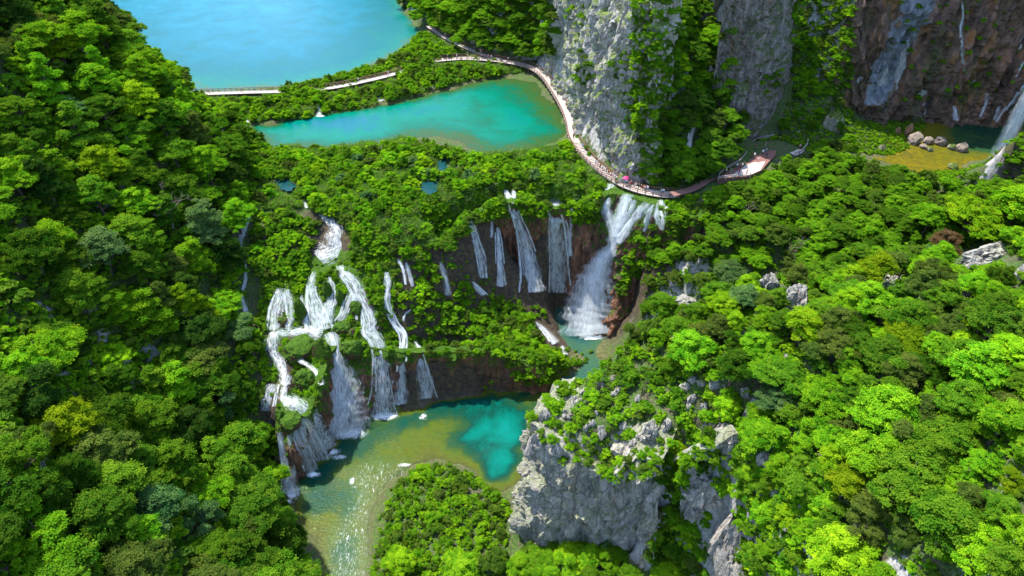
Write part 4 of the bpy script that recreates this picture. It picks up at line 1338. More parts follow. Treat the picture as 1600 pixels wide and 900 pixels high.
Z_back = np.vstack([zone((660, 30, 38.4), (700, 55, 38.5), (740, 73, 38.5), (780, 86, 38.5), (835, 94, 38.2)), [(16, 246), (10, 300), (-20, 330), (-70, 360), (-60, 320)]])
Z_barrier = np.vstack([zone((300, 146, 38), (430, 140, 38), (500, 129, 38), (560, 114, 38), (600, 100, 38), (642, 73, 38), (664, 50, 38), (700, 66, 38), (760, 90, 38), (830, 108, 37), (815, 112, 36.5)), barrier_s[::-1][:, :2][1:]])
Z_plat = np.vstack([l2_south[:, :2], zone((905, 225, 36.9), (935, 262, 36.8), (950, 290, 36.5), (938, 308, 36), (915, 324, 35.6), (870, 324, 35.5), (800, 314, 35.5), (748, 332, 35), (722, 356, 34), (690, 395, 30), (620, 400, 28.5), (560, 395, 30), (540, 355, 32.5), (500, 330, 34.4), (450, 320, 34.8), (400, 330, 34), (395, 300, 36), (402, 240, 36.5))])
Z_midlobe = zone((400, 340, 33), (490, 340, 34), (500, 400, 28.5), (550, 405, 28), (545, 360, 32), (690, 398, 29.5), (680, 455, 19), (715, 462, 11), (790, 470, 13), (830, 490, 10), (868, 540, 5), (885, 580, 4), (850, 575, 8), (800, 560, 11), (700, 550, 13.6), (600, 550, 15.8), (590, 490, 20.3), (590, 415, 27), (420, 440, 26), (400, 440, 24))
Z_islet = zone((632, 736, .3), (700, 726, .3), (745, 744, .3), (798, 795, .4), (790, 860, 1), (800, 960, 1), (582, 960, .5), (580, 870, .3), (588, 800, .3))
Z_bank = zone((880, 600, 1), (845, 605, 1), (860, 545, 6), (885, 540, 3.5), (930, 550, 2.5))

GREEN = {  # leaf colours as they are in daylight
    'dark': (0.036, 0.090, 0.011), 'deep': (0.062, 0.150, 0.010), 'mid': (0.104, 0.238, 0.013), 'bright': (0.152, 0.345, 0.012), 'lime': (0.215, 0.415, 0.012),
    'yellow': (0.165, 0.270, 0.008), 'silver': (0.100, 0.200, 0.055), 'olive': (0.090, 0.145, 0.022), 'brown': (0.140, 0.090, 0.040)}


def pick(wts):
    k = list(wts)
    w = np.array([wts[x] for x in k], float)
    return k[rng.choice(len(k), p=w / w.sum())]


def scatter(poly, spacing, n_try, taken=None, jitter=0.35):
    poly = np.asarray(poly, float)
    x0, y0 = poly.min(0)
    x1, y1 = poly.max(0)
    q = rng.uniform((x0, y0), (x1, y1), (n_try, 2))
    q = q[in_poly(q[:, 0], q[:, 1], poly)]
    cell = {}
    out = []
    for p in (taken or []):
        cell.setdefault((int(p[0] // spacing), int(p[1] // spacing)), []).append(p)
    for p in q:
        c = (int(p[0] // spacing), int(p[1] // spacing))
        s2 = (spacing * rng.uniform(1 - jitter, 1.0)) ** 2
        if any((p[0] - r_[0]) ** 2 + (p[1] - r_[1]) ** 2 < s2 for i in (-1, 0, 1) for j in (-1, 0, 1) for r_ in cell.get((c[0] + i, c[1] + j), ())):
            continue
        cell.setdefault(c, []).append((p[0], p[1]))
        out.append((p[0], p[1]))
    return out


class Plant:
    __slots__ = 'x y z h wide rot tone kind region px py rpx dep proto base'.split()


def make_plants(poly, spacing, n_try, hr, tones, region, kinds, lim=0.14, taken=None, wide=(0.9, 1.15), pxr=None, bare=None):
    res = []
    for x, y in scatter(poly, spacing, n_try, taken):
        z = float(ground_z(x, y))
        pxb, pyb, d0 = proj((x, y, z))
        if d0[0] < 8 or not (-140 < pxb[0] < 1740 and -160 < pyb[0] < 1120):
            continue
        hh = rng.uniform(*hr)
        for _ in range(4):
            P = np.array([(x, y, z + hh * .62)])
            a, b, d = proj(P)
            rp = FPX * hh * .38 / d[0]
            if blocked(a[0], b[0], rp, rp) <= lim:
                break
            hh *= 0.72
        else:
            continue
        if hh < hr[0] * 0.45:
            continue
        if not (-rp < a[0] < 1600 + rp and -rp < b[0] < 900 + rp):
            continue
        if not (visible((x, y, z + hh * .95), 1.0) or visible((x, y, z + hh * .6), 1.0)):
            continue
        p = Plant()
        p.x, p.y, p.z, p.h = x, y, z, hh
        p.wide = rng.uniform(*wide)
        p.rot = rng.uniform(0, 6.28)
        p.region = region
        p.px, p.py, p.rpx, p.dep = a[0], b[0], rp, d[0]
        p.tone = pick(tones(p) if callable(tones) else tones)
        p.kind = kinds[rng.integers(len(kinds))]
        res.append(p)
    return res


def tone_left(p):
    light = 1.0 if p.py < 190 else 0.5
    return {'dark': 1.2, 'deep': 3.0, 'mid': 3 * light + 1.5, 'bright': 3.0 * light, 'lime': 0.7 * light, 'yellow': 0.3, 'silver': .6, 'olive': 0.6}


def hero(px, py, h, tone, kind, region, wide=1.0):
    """a tree one can pick out in the photograph: its crown sits on that spot of the slope"""
    p = Plant()
    hp, n = hit(px, min(py, 1200))
    x, y, z = hp
    # the foot lies nearer the camera line than the crown; step it down the slope
    for _ in range(4):
        a, b, d = proj((x, y, z + h * .6))
        y -= (py - b[0]) * 0.0 + 0
        # move along the ground so the crown lands on the pixel
        k = d[0] / FPX
        y += (b[0] - py) * k / max(0.35, math.sin(PITCH)) * 0.8
        x += (px - a[0]) * k * 0.9
        z = float(ground_z(x, y))
    a, b, d = proj((x, y, z + h * .6))
    p.x, p.y, p.z, p.h, p.wide, p.rot, p.tone, p.kind, p.region = float(x), float(y), z, h, wide, rng.uniform(0, 6.28), tone, kind, region
    p.px, p.py, p.rpx, p.dep = a[0], b[0], FPX * h * .38 / d[0], d[0]
    return p


HEROES = [
    (380, 690, 12, 'mid', 'round', 'left', 1.1), (240, 800, 11, 'silver', 'round', 'left', 1.1), (225, 840, 9, 'bright', 'round', 'left', 1.0), (150, 660, 11, 'deep', 'spread', 'left', 1.1), (320, 355, 14, 'silver', 'tall', 'left', 1.0), (320, 485, 9, 'yellow', 'layered', 'left', 1.0),
    (230, 500, 12, 'bright', 'layered', 'left', 1.15), (60, 560, 12, 'bright', 'spread', 'left', 1.1), (130, 450, 12, 'mid', 'round', 'left', 1.0), (60, 400, 11, 'deep', 'round', 'left', 1.1), (160, 390, 12, 'silver', 'round', 'left', 1.1), (120, 60, 13, 'bright', 'round', 'left', 1.1),
    (50, 60, 13, 'bright', 'spread', 'left', 1.0), (200, 90, 12, 'bright', 'spread', 'left', 1.0), (150, 30, 13, 'deep', 'tall', 'left', 1.2), (260, 130, 9, 'mid', 'layered', 'left', 1.2), (330, 200, 10, 'mid', 'loose', 'left', 1.0), (200, 260, 11, 'mid', 'spread', 'left', 1.0),
    (290, 300, 11, 'deep', 'round', 'left', 1.0), (40, 720, 11, 'mid', 'loose', 'left', 1.0), (60, 830, 10, 'bright', 'loose', 'left', 1.0), (350, 590, 10, 'deep', 'loose', 'left', 1.0), (300, 660, 10, 'dark', 'round', 'left', 1.0), (380, 840, 10, 'olive', 'loose', 'left', 1.0), (330, 860, 9, 'mid', 'spread', 'left', 1.0),
    (1530, 575, 8, 'bright', 'round', 'hill', 1.15), (1520, 330, 12, 'lime', 'spread', 'mid', 1.15), (1590, 320, 11, 'lime', 'round', 'mid', 1.1), (1455, 340, 9, 'bright', 'round', 'mid', 1.0), (1240, 432, 5, 'lime', 'round', 'hill', 1.1), (1385, 640, 9, 'bright', 'round', 'hill', 1.1), (1350, 700, 9, 'bright', 'loose', 'hill', 1.0),
    (1430, 740, 9, 'mid', 'spread', 'hill', 1.15), (1480, 820, 9, 'mid', 'round', 'hill', 1.1), (1300, 840, 8, 'lime', 'round', 'hill', 1.1), (1560, 660, 7, 'bright', 'round', 'hill', 1.1), (1180, 540, 6, 'bright', 'round', 'hill', 1.1), (1290, 620, 8, 'bright', 'spread', 'hill', 1.0), (1250, 760, 8, 'mid', 'loose', 'hill', 1.0),
    (1560, 500, 8, 'deep', 'spread', 'hill', 1.1), (1120, 90, 11, 'bright', 'spread', 'gully', 1.0), (1065, 140, 9, 'lime', 'layered', 'gully', 1.0), (1080, 80, 10, 'deep', 'spread', 'gully', 1.0), (1050, 275, 6, 'bright', 'loose', 'gully', 1.0),
    (820, 72, 9, 'lime', 'layered', 'back', 1.0), (650, 20, 10, 'bright', 'round', 'back', 1.1), (715, 60, 8, 'mid', 'round', 'back', 1.1), (740, 20, 10, 'olive', 'spread', 'back', 1.0),
    (625, 880, 7, 'lime', 'round', 'islet', 1.15), (720, 890, 7, 'bright', 'round', 'islet', 1.2), (770, 875, 6, 'lime', 'spread', 'islet', 1.1), (850, 810, 8, 'mid', 'loose', 'foot', 1.0), (960, 845, 7, 'silver', 'round', 'foot', 1.1), (900, 870, 6, 'lime', 'spread', 'foot', 1.2), (840, 880, 6, 'mid', 'round', 'foot', 1.1), (1075, 660, 8, 'bright', 'round', 'hill', 1.1),
    (925, 868, 6, 'bright', 'round', 'foot', 1.1), (1050, 780, 7, 'mid', 'layered', 'foot', .9)]
heroes = [hero(*h) for h in HEROES]
taken = [(p.x, p.y) for p in heroes]
trees = list(heroes)
trees += make_plants(Z_left, 4.7, 14000, (7.5, 12.5), tone_left, 'left', ['round', 'spread', 'tall', 'layered', 'loose', 'round'], 0.24, taken=taken)
trees += make_plants(Z_hill, 3.3, 9000, (3.8, 7.4), {'mid': 3, 'bright': 4, 'lime': 1.3, 'deep': 1.4, 'olive': 2.0, 'yellow': .7, 'brown': .12, 'silver': .3}, 'hill', ['round', 'spread', 'loose', 'round'], taken=taken)
kept = []
for p in trees:
    if p.region == 'hill' and p not in heroes and p.px < 1130 and 530 < p.py < 730:
        if rng.uniform() < .72:
            continue
        p.h *= .6
        p.rpx *= .6
    kept.append(p)
trees = kept
trees += make_plants(Z_mid, 3.3, 9000, (3.4, 6.8), {'mid': 3, 'olive': 1.8, 'silver': 1.8, 'bright': 2, 'deep': 1.0, 'brown': .3}, 'mid', ['round', 'loose', 'spread', 'layered', 'loose'], 0.06, taken=taken)
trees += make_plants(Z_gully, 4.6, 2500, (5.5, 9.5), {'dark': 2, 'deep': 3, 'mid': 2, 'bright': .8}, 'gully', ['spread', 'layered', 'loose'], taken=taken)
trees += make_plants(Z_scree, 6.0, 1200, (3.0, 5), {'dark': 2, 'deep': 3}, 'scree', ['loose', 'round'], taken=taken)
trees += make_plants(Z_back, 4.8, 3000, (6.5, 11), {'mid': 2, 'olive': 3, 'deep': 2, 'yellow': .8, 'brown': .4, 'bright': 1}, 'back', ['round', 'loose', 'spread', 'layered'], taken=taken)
trees += make_plants(zone((815, 850, 3), (900, 885, 4), (1010, 910, 6), (1010, 1000, 8), (800, 1000, 1)), 3.6, 900, (4, 7), {'mid': 2, 'bright': 2, 'lime': 1, 'silver': 1}, 'foot', ['round', 'loose'], taken=taken)

shrubs = []
shrubs += make_plants(Z_plat, 2.5, 9000, (1.6, 4.0), lambda p: {'bright': 3, 'mid': 3, 'lime': 1.0, 'silver': 1.6 if p.py < 330 else .3, 'deep': 1, 'olive': .4}, 'plateau', ['shrub'], 0.2)
shrubs += make_plants(Z_barrier, 2.7, 8000, (1.8, 3.6), {'bright': 3, 'mid': 3, 'lime': .8, 'deep': 1.5, 'silver': .5}, 'barrier', ['shrub'], 0.2)
shrubs += make_plants(Z_midlobe, 2.1, 8000, (1.5, 3.2), {'bright': 4, 'mid': 3, 'lime': 1, 'deep': .8}, 'mound', ['shrub'], 0.16)
shrubs += make_plants(Z_islet, 2.2, 3000, (1.0, 2.6), {'bright': 3, 'mid': 3, 'lime': 1, 'deep': 1.5, 'olive': 1}, 'islet', ['shrub'], 0.2)
shrubs += make_plants(Z_bank, 2.0, 1500, (1.0, 2.2), {'bright': 3, 'mid': 3, 'yellow': 1}, 'bank', ['shrub'], 0.2)
shrubs += make_plants(Z_hill, 2.7, 9000, (1.4, 3.0), {'bright': 3, 'mid': 3, 'lime': 1, 'yellow': .4, 'olive': .8}, 'hill', ['shrub'], 0.16, taken=[(p.x, p.y) for p in trees])


def shrubs_on_rock(px_poly, n, hr, tones, region, min_up=-1.0, lim=0.2, sp=1.6, patchy=False):
    """bushes rooted on ledges and lips of the rock, found where the eye meets it"""
    poly = np.array(px_poly, float)
    x0, y0 = poly.min(0)
    x1, y1 = poly.max(0)
    got = []
    for _ in range(n):
        px, py = rng.uniform(x0, x1), rng.uniform(y0, y1)
        if not in_poly(np.array([px]), np.array([py]), poly)[0]:
            continue
        hp, nn = hit(px, py)
        if hp is None or nn.z < min_up:
            continue
        if patchy and fbm(np.array([[hp.x, hp.y, hp.z]]) / (8, 8, 14) + 3.3, 2)[0] < .20:
            continue
        if any((hp - Vector(g)).length < sp for g in got):
            continue
        hh = rng.uniform(*hr)
        a, b, d = proj((hp.x, hp.y, hp.z + hh * .45))
        rp = FPX * hh * .42 / d[0]
        if blocked(a[0], b[0], rp, rp) > lim:
            continue
        got.append(tuple(hp))
        p = Plant()
        p.x, p.y, p.z, p.h = hp.x, hp.y, hp.z - 0.2 * hh, hh
        p.wide, p.rot, p.region, p.kind = rng.uniform(.9, 1.2), rng.uniform(0, 6.28), region, 'shrub'
        p.px, p.py, p.rpx, p.dep = a[0], b[0], rp, d[0]
        p.tone = pick(tones)
        shrubs.append(p)


GB = {'bright': 4, 'mid': 3, 'lime': 1, 'deep': .8}
shrubs_on_rock([(410, 425), (480, 400), (600, 400), (620, 480), (600, 540), (560, 560), (420, 560), (405, 500)], 2500, (0.8, 1.8), GB, 'cascade', -1, 0.22, 0.9)
shrubs_on_rock([(410, 540), (520, 540), (520, 600), (500, 640), (470, 650), (410, 640)], 1200, (0.8, 1.8), {'mid': 3, 'deep': 2, 'bright': 2}, 'cascade', -1, 0.2, 0.9)
shrubs_on_rock([(560, 525), (640, 525), (700, 535), (800, 540), (860, 560), (875, 600), (810, 600), (780, 555), (640, 560)], 700, (1.2, 2.2), GB, 'mound', -1, 0.25, 1.2)
shrubs_on_rock([(680, 345), (740, 305), (800, 290), (930, 290), (945, 330), (925, 352), (800, 335), (740, 352), (700, 395)], 2200, (1.2, 2.6), GB, 'rim', -1, 0.36, 1.0)
shrubs_on_rock([(965, 305), (1045, 315), (1060, 400), (1000, 430), (965, 470), (975, 400)], 600, (1.2, 2.6), GB, 'big fall', -1, 0.12, 1.4)
shrubs_on_rock([(870, 0), (1040, 0), (1040, 290), (950, 260), (900, 160)], 3500, (0.6, 2.3), {'mid': 3, 'olive': 2, 'bright': 2, 'yellow': 1.6}, 'tower', -0.1, 1.1, 1.3, True)
shrubs_on_rock([(985, 60), (1045, 60), (1045, 290), (1000, 280)], 500, (1.2, 2.6), {'mid': 3, 'olive': 2, 'deep': 2}, 'tower', -0.3, 1.1, 2.2)
shrubs_on_rock([(1060, 0), (1260, 0), (1250, 120), (1170, 210), (1100, 200)], 500, (1.2, 2.6), {'mid': 2, 'olive': 2, 'deep': 3, 'dark': 2}, 'second cliff', -.1, 1.1, 1.6, True)
shrubs_on_rock([(1400, 0), (1600, 0), (1600, 150), (1400, 160)], 300, (0.8, 1.8), {'dark': 3, 'deep': 3}, 'stained cliff', 0.2, 1.1, 3.5)
shrubs_on_rock([(820, 645), (900, 660), (1050, 690), (1050, 745), (960, 752), (880, 722), (830, 690)], 900, (0.8, 1.8), {'bright': 3, 'mid': 3, 'yellow': 1, 'olive': 1}, 'bluff', 0.0, 0.35, 1.2)
shrubs_on_rock([(1020, 720), (1070, 720), (1070, 900), (1010, 880), (1030, 780)], 600, (1.0, 2.2), {'mid': 3, 'deep': 3, 'dark': 1}, 'bluff', -1, 0.3, 1.3)
shrubs_on_rock([(1050, 700), (1200, 660), (1300, 760), (1300, 900), (1050, 900)], 1500, (1.6, 3.4), {'mid': 3, 'bright': 3, 'lime': 1, 'deep': 1}, 'hill', -1, 0.15, 1.7)
shrubs_on_rock([(1570, 200), (1600, 180), (1600, 290), (1560, 285)], 60, (.8, 1.6), {'lime': 3, 'bright': 2}, 'mossy slope', -1, 0.3, 1.4)
pass
shrubs_on_rock([(1345, 252), (1420, 268), (1540, 274), (1545, 288), (1400, 288), (1330, 262)], 300, (.5, 1.0), GB, 'basin', -1, 1.1, 1.1)
shrubs_on_rock([(700, 440), (760, 455), (830, 470), (860, 500), (800, 490), (700, 470)], 400, (.9, 1.8), {'mid': 3, 'deep': 2, 'bright': 2}, 'mound', -1, 0.3, 1.1)
shrubs_on_rock([(650, 308), (720, 305), (735, 340), (700, 385), (640, 360)], 900, (1.0, 2.4), GB, 'rim', -1, 0.5, 1.1)
shrubs_on_rock([(1042, 314), (1080, 312), (1100, 350), (1046, 360)], 300, (.8, 2.0), GB, 'big fall', -1, 0.4, 1.0)
shrubs_on_rock([(1236, 0), (1340, 0), (1345, 60), (1325, 150), (1240, 150)], 900, (1.2, 3.0), {'deep': 3, 'mid': 3, 'dark': 1, 'olive': 1}, 'second cliff', -1, 0.5, 1.6)
shrubs_on_rock([(990, 0), (1046, 0), (1046, 292), (1014, 286), (992, 200)], 1500, (1.0, 2.6), {'deep': 3, 'mid': 3, 'olive': 3, 'yellow': .5}, 'tower', -1, 1.1, 1.5)
n0 = len(shrubs)
shrubs_on_rock([(630, 0), (862, 0), (868, 95), (780, 88), (690, 52)], 2500, (4.5, 8.5), {'mid': 2, 'olive': 3, 'deep': 3, 'dark': 1, 'yellow': .6}, 'back', -1, 0.3, 2.2)
shrubs_on_rock([(1045, 0), (1110, 0), (1125, 150), (1110, 280), (1050, 285)], 700, (4, 8), {'dark': 2, 'deep': 3, 'mid': 2}, 'gully', -1, 0.3, 3.0)
for p in shrubs[n0:]:
    p.kind = ['round', 'loose', 'spread', 'layered'][rng.integers(4)]
trees += shrubs[n0:]
del shrubs[n0:]

# the 300 that show largest of each stand as things of their own, the rest as one mass
for lst in (trees, shrubs):
    lst.sort(key=lambda p: -p.rpx * (1.0 if 0 < p.px < 1600 and 0 < p.py < 900 else 0.4))
own_trees, rest_trees = trees[:300], trees[300:]
own_shrubs, rest_shrubs = shrubs[:300], shrubs[300:]

LOOK = {'dark': 'dark green', 'deep': 'deep green', 'mid': 'mid green', 'bright': 'bright green', 'lime': 'lime green', 'yellow': 'yellowish', 'silver': 'silvery green', 'olive': 'olive green', 'brown': 'brownish thin'}
FORM = {'round': 'round-crowned', 'spread': 'spreading', 'tall': 'tall narrow', 'layered': 'pointed', 'loose': 'open-crowned'}


def rows(y, marks):
    for lim, ph in marks:
        if y < lim:
            return ph
    return marks[-1][1]


LEFT_ROWS = [(70, 'beside the blue lake'), (150, 'by the lake boardwalk'), (235, 'beside the teal lake'), (330, 'beside the reedy plateau'), (430, 'beside the cascade head'), (530, 'beside the upper falls'), (650, 'beside the lower falls'), (770, 'beside the river pool'), (2000, 'beside the gravel bend')]


def place_of(p):
    r_ = p.region
    if r_ == 'left':
        col = rows(p.px, [(70, 'at the picture edge'), (150, 'high up the slope'), (230, 'in mid slope'), (310, 'lower down the slope'), (370, 'low on the slope'), (2000, 'at the slope foot')])
        return col + ' ' + rows(p.py, LEFT_ROWS)
    if r_ == 'hill':
        col = rows(p.px, [(960, 'over the grey bluff'), (1080, 'behind the bluff top'), (1180, 'above the pale rock rib'), (1290, 'below the twin rocks'), (1400, 'in mid hillside'), (1500, 'below the ridge rocks'), (2000, 'at the hill edge')])
        return col + ' ' + rows(p.py, [(480, 'on the ridge line'), (560, 'under the ridge'), (640, 'in upper hillside'), (720, 'at bluff-top height'), (800, 'at bluff-face height'), (2000, 'at the picture bottom')])
    if r_ == 'mid':
        col = rows(p.px, [(1080, 'beside the big waterfall'), (1180, 'below the paved terrace'), (1280, 'beyond the twin white rocks'), (1380, 'below the mossy boulders'), (1480, 'in front of the yellow basin'), (2000, 'below the great fall')])
        return col + ' ' + rows(p.py, [(300, 'along the upper path'), (350, 'in the sunny hollow'), (400, 'in mid hollow'), (2000, 'at the hollow bottom')])
    if r_ == 'gully':
        return 'in the dark gully ' + rows(p.py, [(60, 'at its head'), (130, 'high up'), (200, 'halfway'), (260, 'above the footpath'), (2000, 'at its mouth')])
    if r_ == 'back':
        return 'on the far bank ' + rows(p.px, [(680, 'by the blue lake'), (740, 'over the path fork'), (800, 'above the forked boardwalk'), (2000, 'beside the tall grey cliff')])
    return {'scree': 'on the shaded grassy scree below cliffs', 'islet': 'on the river islet at the picture bottom', 'foot': 'at the foot of the grey bluff'}[r_]


def place_shrub(p):
    r_ = p.region
    fx = rows(p.px, [(420, 'under the left slope'), (480, 'by the stream head'), (540, 'beside the cascade'), (600, 'past the cascade'), (660, 'toward little pool'), (720, 'by little pool'), (790, 'above the slim falls'), (860, 'above the curving fall'), (2000, 'near the boardwalk')])
    if r_ == 'plateau':
        return 'on the plateau ' + fx + rows(p.py, [(262, ' lakeside'), (300, ' among reeds'), (340, ' midway'), (2000, ' at the front')])
    if r_ == 'barrier':
        return 'on the strip between the lakes ' + rows(p.px, [(400, 'by the wooded slope'), (470, 'at the narrow end'), (540, 'by the white spouts'), (610, 'below the walkers'), (680, 'by the round bush'), (2000, 'near the path fork')])
    if r_ in ('mound', 'cascade'):
        nm = 'on the mound ' if p.px > 635 else 'among the falls '
        return nm + rows(p.px, [(430, 'at their shaded end'), (470, 'by arched fall'), (520, 'by the water fan'), (570, 'by the mossy knob'), (610, 'by the zigzag fall'), (650, 'by the stepped stream'), (700, 'at the near end'), (760, 'in its middle'), (820, 'at pool side'), (2000, 'by its little cascade')]) + rows(p.py, [(400, ' near plateau'), (450, ' at upper lip'), (500, ' in upper tier'), (550, ' at the shelf'), (2000, ' in the lower tier')])
    if r_ == 'islet':
        return 'on the river islet ' + rows(p.px, [(640, 'at its rapids side'), (700, 'in its middle'), (2000, 'at its bluff side')]) + rows(p.py, [(770, ' upstream'), (830, ' midway'), (2000, ' downstream')])
    if r_ == 'hill':
        return place_of(p)
    return {'bank': 'on the bank below the big plume', 'rim': 'hanging over the brown wall rim', 'big fall': 'beside the big white plume', 'tower': 'rooted on the tall grey cliff', 'second cliff': 'on the dark cliff', 'stained cliff': 'rooted on the stained cliff', 'bluff': 'rooted on the grey bluff', 'basin': 'in the yellow basin', 'mossy slope': 'on the mossy slope by the great fall'}[r_] + rows(p.py, [(60, ' at the top edge'), (120, ' high up'), (180, ' midway'), (240, ' low down'), (310, ' near its foot'), (400, ' upper part'), (2000, '')])


NUM = ['first', 'second', 'third', 'fourth', 'fifth', 'sixth', 'seventh', 'eighth', 'ninth', 'tenth', 'eleventh', 'twelfth']
CNT = ['', '', 'two', 'three', 'four', 'five', 'six', 'seven', 'eight', 'nine', 'ten', 'eleven', 'twelve']


def unique_labels(items):
    """items: (object, text, px, py); where words alone do not part neighbours, say which one from the left"""
    by = {}
    for it in items:
        by.setdefault(it[1], []).append(it)
    for txt, lst in by.items():
        if len(lst) == 1:
            lst[0][0]['label'] = txt
            continue
        lst.sort(key=lambda i: i[2])
        for k, it in enumerate(lst):
            if len(lst) == 2:
                w = 'left of two' if k == 0 else 'right of two'
            else:
                w = '%s from left' % NUM[min(k, 11)]
            it[0]['label'] = txt + ', ' + w


KIDX = {}
for i, t_ in enumerate(TP):
    KIDX.setdefault(t_[2], []).append(i)


def vary(c):
    f = rng.uniform(.82, 1.2)
    g = rng.uniform(.9, 1.12)
    return (c[0] * f * g, c[1] * f, c[2] * f, 1)


items = []
GROUPS = {'left': 'trees on the shaded wooded slope', 'hill': 'trees on the sunny hill', 'mid': 'trees in the hollow below the terrace', 'gully': 'trees in the dark gully', 'scree': 'trees on the scree', 'back': 'trees on the far bank', 'islet': 'trees on the river islet', 'foot': 'trees at the foot of the bluff'}
for p in own_trees:
    i = KIDX[p.kind][rng.integers(len(KIDX[p.kind]))]
    root = bpy.data.objects.new('broadleaf_tree', None)
    COL.objects.link(root)
    root.empty_display_size = 0.5
    root.location = (p.x, p.y, p.z - 0.15)
    root.rotation_euler = (rng.uniform(-.06, .06), rng.uniform(-.06, .06), p.rot)
    k = p.h / 10.0
    root.scale = (k * p.wide, k * p.wide, k)
    c = link('crown', TP[i][0], root)
    c.color = vary(GREEN[p.tone])
    link('trunk', TP[i][1], root)
    tag(root, None, 'tree', GROUPS[p.region])
    items.append((root, '%s %s tree %s' % (LOOK[p.tone], FORM[p.kind], place_of(p)), p.px, p.py))
unique_labels(items)
items = []
SG = {'plateau': 'shrubs on the plateau', 'barrier': 'shrubs between the lakes', 'mound': 'shrubs on the mound', 'cascade': 'shrubs among the falls', 'islet': 'shrubs on the islet', 'hill': 'shrubs on the hill'}
for p in own_shrubs:
    o = link('shrub', SP[rng.integers(len(SP))])
    k = p.h / 7.5
    o.location = (p.x, p.y, p.z - 0.1)
    o.scale = (k * p.wide, k * p.wide, k)
    o.rotation_euler = (rng.uniform(-.1, .1), rng.uniform(-.1, .1), p.rot)
    o.color = vary(GREEN[p.tone])
    tag(o, None, 'shrub', SG.get(p.region, 'shrubs on the rocks'))
    items.append((o, '%s %s %s' % (LOOK[p.tone], 'low shrub' if p.h < 1.9 else 'leafy shrub', place_shrub(p)), p.px, p.py))
unique_labels(items)


# ------------------------------------------------------------------ masses nobody could count
def mass(name, label, pts, scl, rot, protos, mats_idx=None):
    """points carrying copies of a few small meshes"""
    c = bpy.data.collections.new(name + '_forms')
    for m in protos:
        o = bpy.data.objects.new(name + '_form', m)
        c.objects.link(o)
    me = bpy.data.meshes.new(name)
    me.from_pydata([tuple(p) for p in pts], [], [])
    for an, typ, val in (('scl', 'FLOAT_VECTOR', scl), ('rot', 'FLOAT_VECTOR', rot)):
        a = me.attributes.new(an, typ, 'POINT')
        a.data.foreach_set('vector', np.asarray(val, np.float32).ravel())
    a = me.attributes.new('pick', 'INT', 'POINT')
    a.data.foreach_set('value', rng.integers(0, len(protos), len(pts)).astype(np.int32))
    o = link(name, me)
    tag(o, label, kind='stuff')
    ng = bpy.data.node_groups.new(name, 'GeometryNodeTree')
    ng.interface.new_socket('Geometry', in_out='INPUT', socket_type='NodeSocketGeometry')
    ng.interface.new_socket('Geometry', in_out='OUTPUT', socket_type='NodeSocketGeometry')
    N = ng.nodes
    gi, go = N.new('NodeGroupInput'), N.new('NodeGroupOutput')
    ip = N.new('GeometryNodeInstanceOnPoints')
    ci = N.new('GeometryNodeCollectionInfo')
    ci.inputs['Collection'].default_value = c
    ci.inputs['Separate Children'].default_value = True
    ci.inputs['Reset Children'].default_value = True

    def na(n, t):
        a = N.new('GeometryNodeInputNamedAttribute')
        a.data_type = t
        a.inputs['Name'].default_value = n
        return [s_ for s_ in a.outputs if s_.enabled and s_.name == 'Attribute'][0]
    ng.links.new(gi.outputs[0], ip.inputs['Points'])
    ng.links.new(ci.outputs[0], ip.inputs['Instance'])
    ip.inputs['Pick Instance'].default_value = True
    ng.links.new(na('pick', 'INT'), ip.inputs['Instance Index'])
    er = N.new('FunctionNodeEulerToRotation')
    ng.links.new(na('rot', 'FLOAT_VECTOR'), er.inputs[0])
    ng.links.new(er.outputs[0], ip.inputs['Rotation'])
    ng.links.new(na('scl', 'FLOAT_VECTOR'), ip.inputs['Scale'])
    ng.links.new(ip.outputs[0], go.inputs[0])
    md = o.modifiers.new('scatter', 'NODES')
    md.node_group = ng
    return o


def with_mat(me, m, nm):
    c = me.copy()
    c.name = nm
    c.materials.clear()
    c.materials.append(m)
    return c


def tones(*names):
    return [(i / max(1, len(names) - 1), GREEN[n]) for i, n in enumerate(names)]


M['leaf_wood'] = mat_leaf('woodland_leaves', random_tone=tones('deep', 'mid', 'bright', 'deep', 'olive', 'mid', 'bright'))
M['leaf_cool'] = mat_leaf('shade_toned_leaves', random_tone=tones('dark', 'deep', 'dark', 'mid', 'deep'))  # leaf copy in darker greens, shade put into the colour
M['leaf_warm'] = mat_leaf('sun_toned_leaves', random_tone=tones('mid', 'bright', 'lime', 'mid', 'olive', 'bright'))  # leaf copy in brighter greens, sunlight put into the colour
M['leaf_reed'] = mat_leaf('reed_leaves', random_tone=[(0, (.13, .25, .06)), (.4, (.10, .25, .02)), (.7, (.16, .27, .08)), (1, (.15, .20, .04))])


def plants_mass(name, label, plants, protos, base_h):
    if not plants:
        return
    pts = [(p.x, p.y, p.z - .1) for p in plants]
    scl = [(p.h / base_h * p.wide, p.h / base_h * p.wide, p.h / base_h) for p in plants]
    rot = [(0, 0, p.rot) for p in plants]
    mass(name, label, pts, scl, rot, protos)


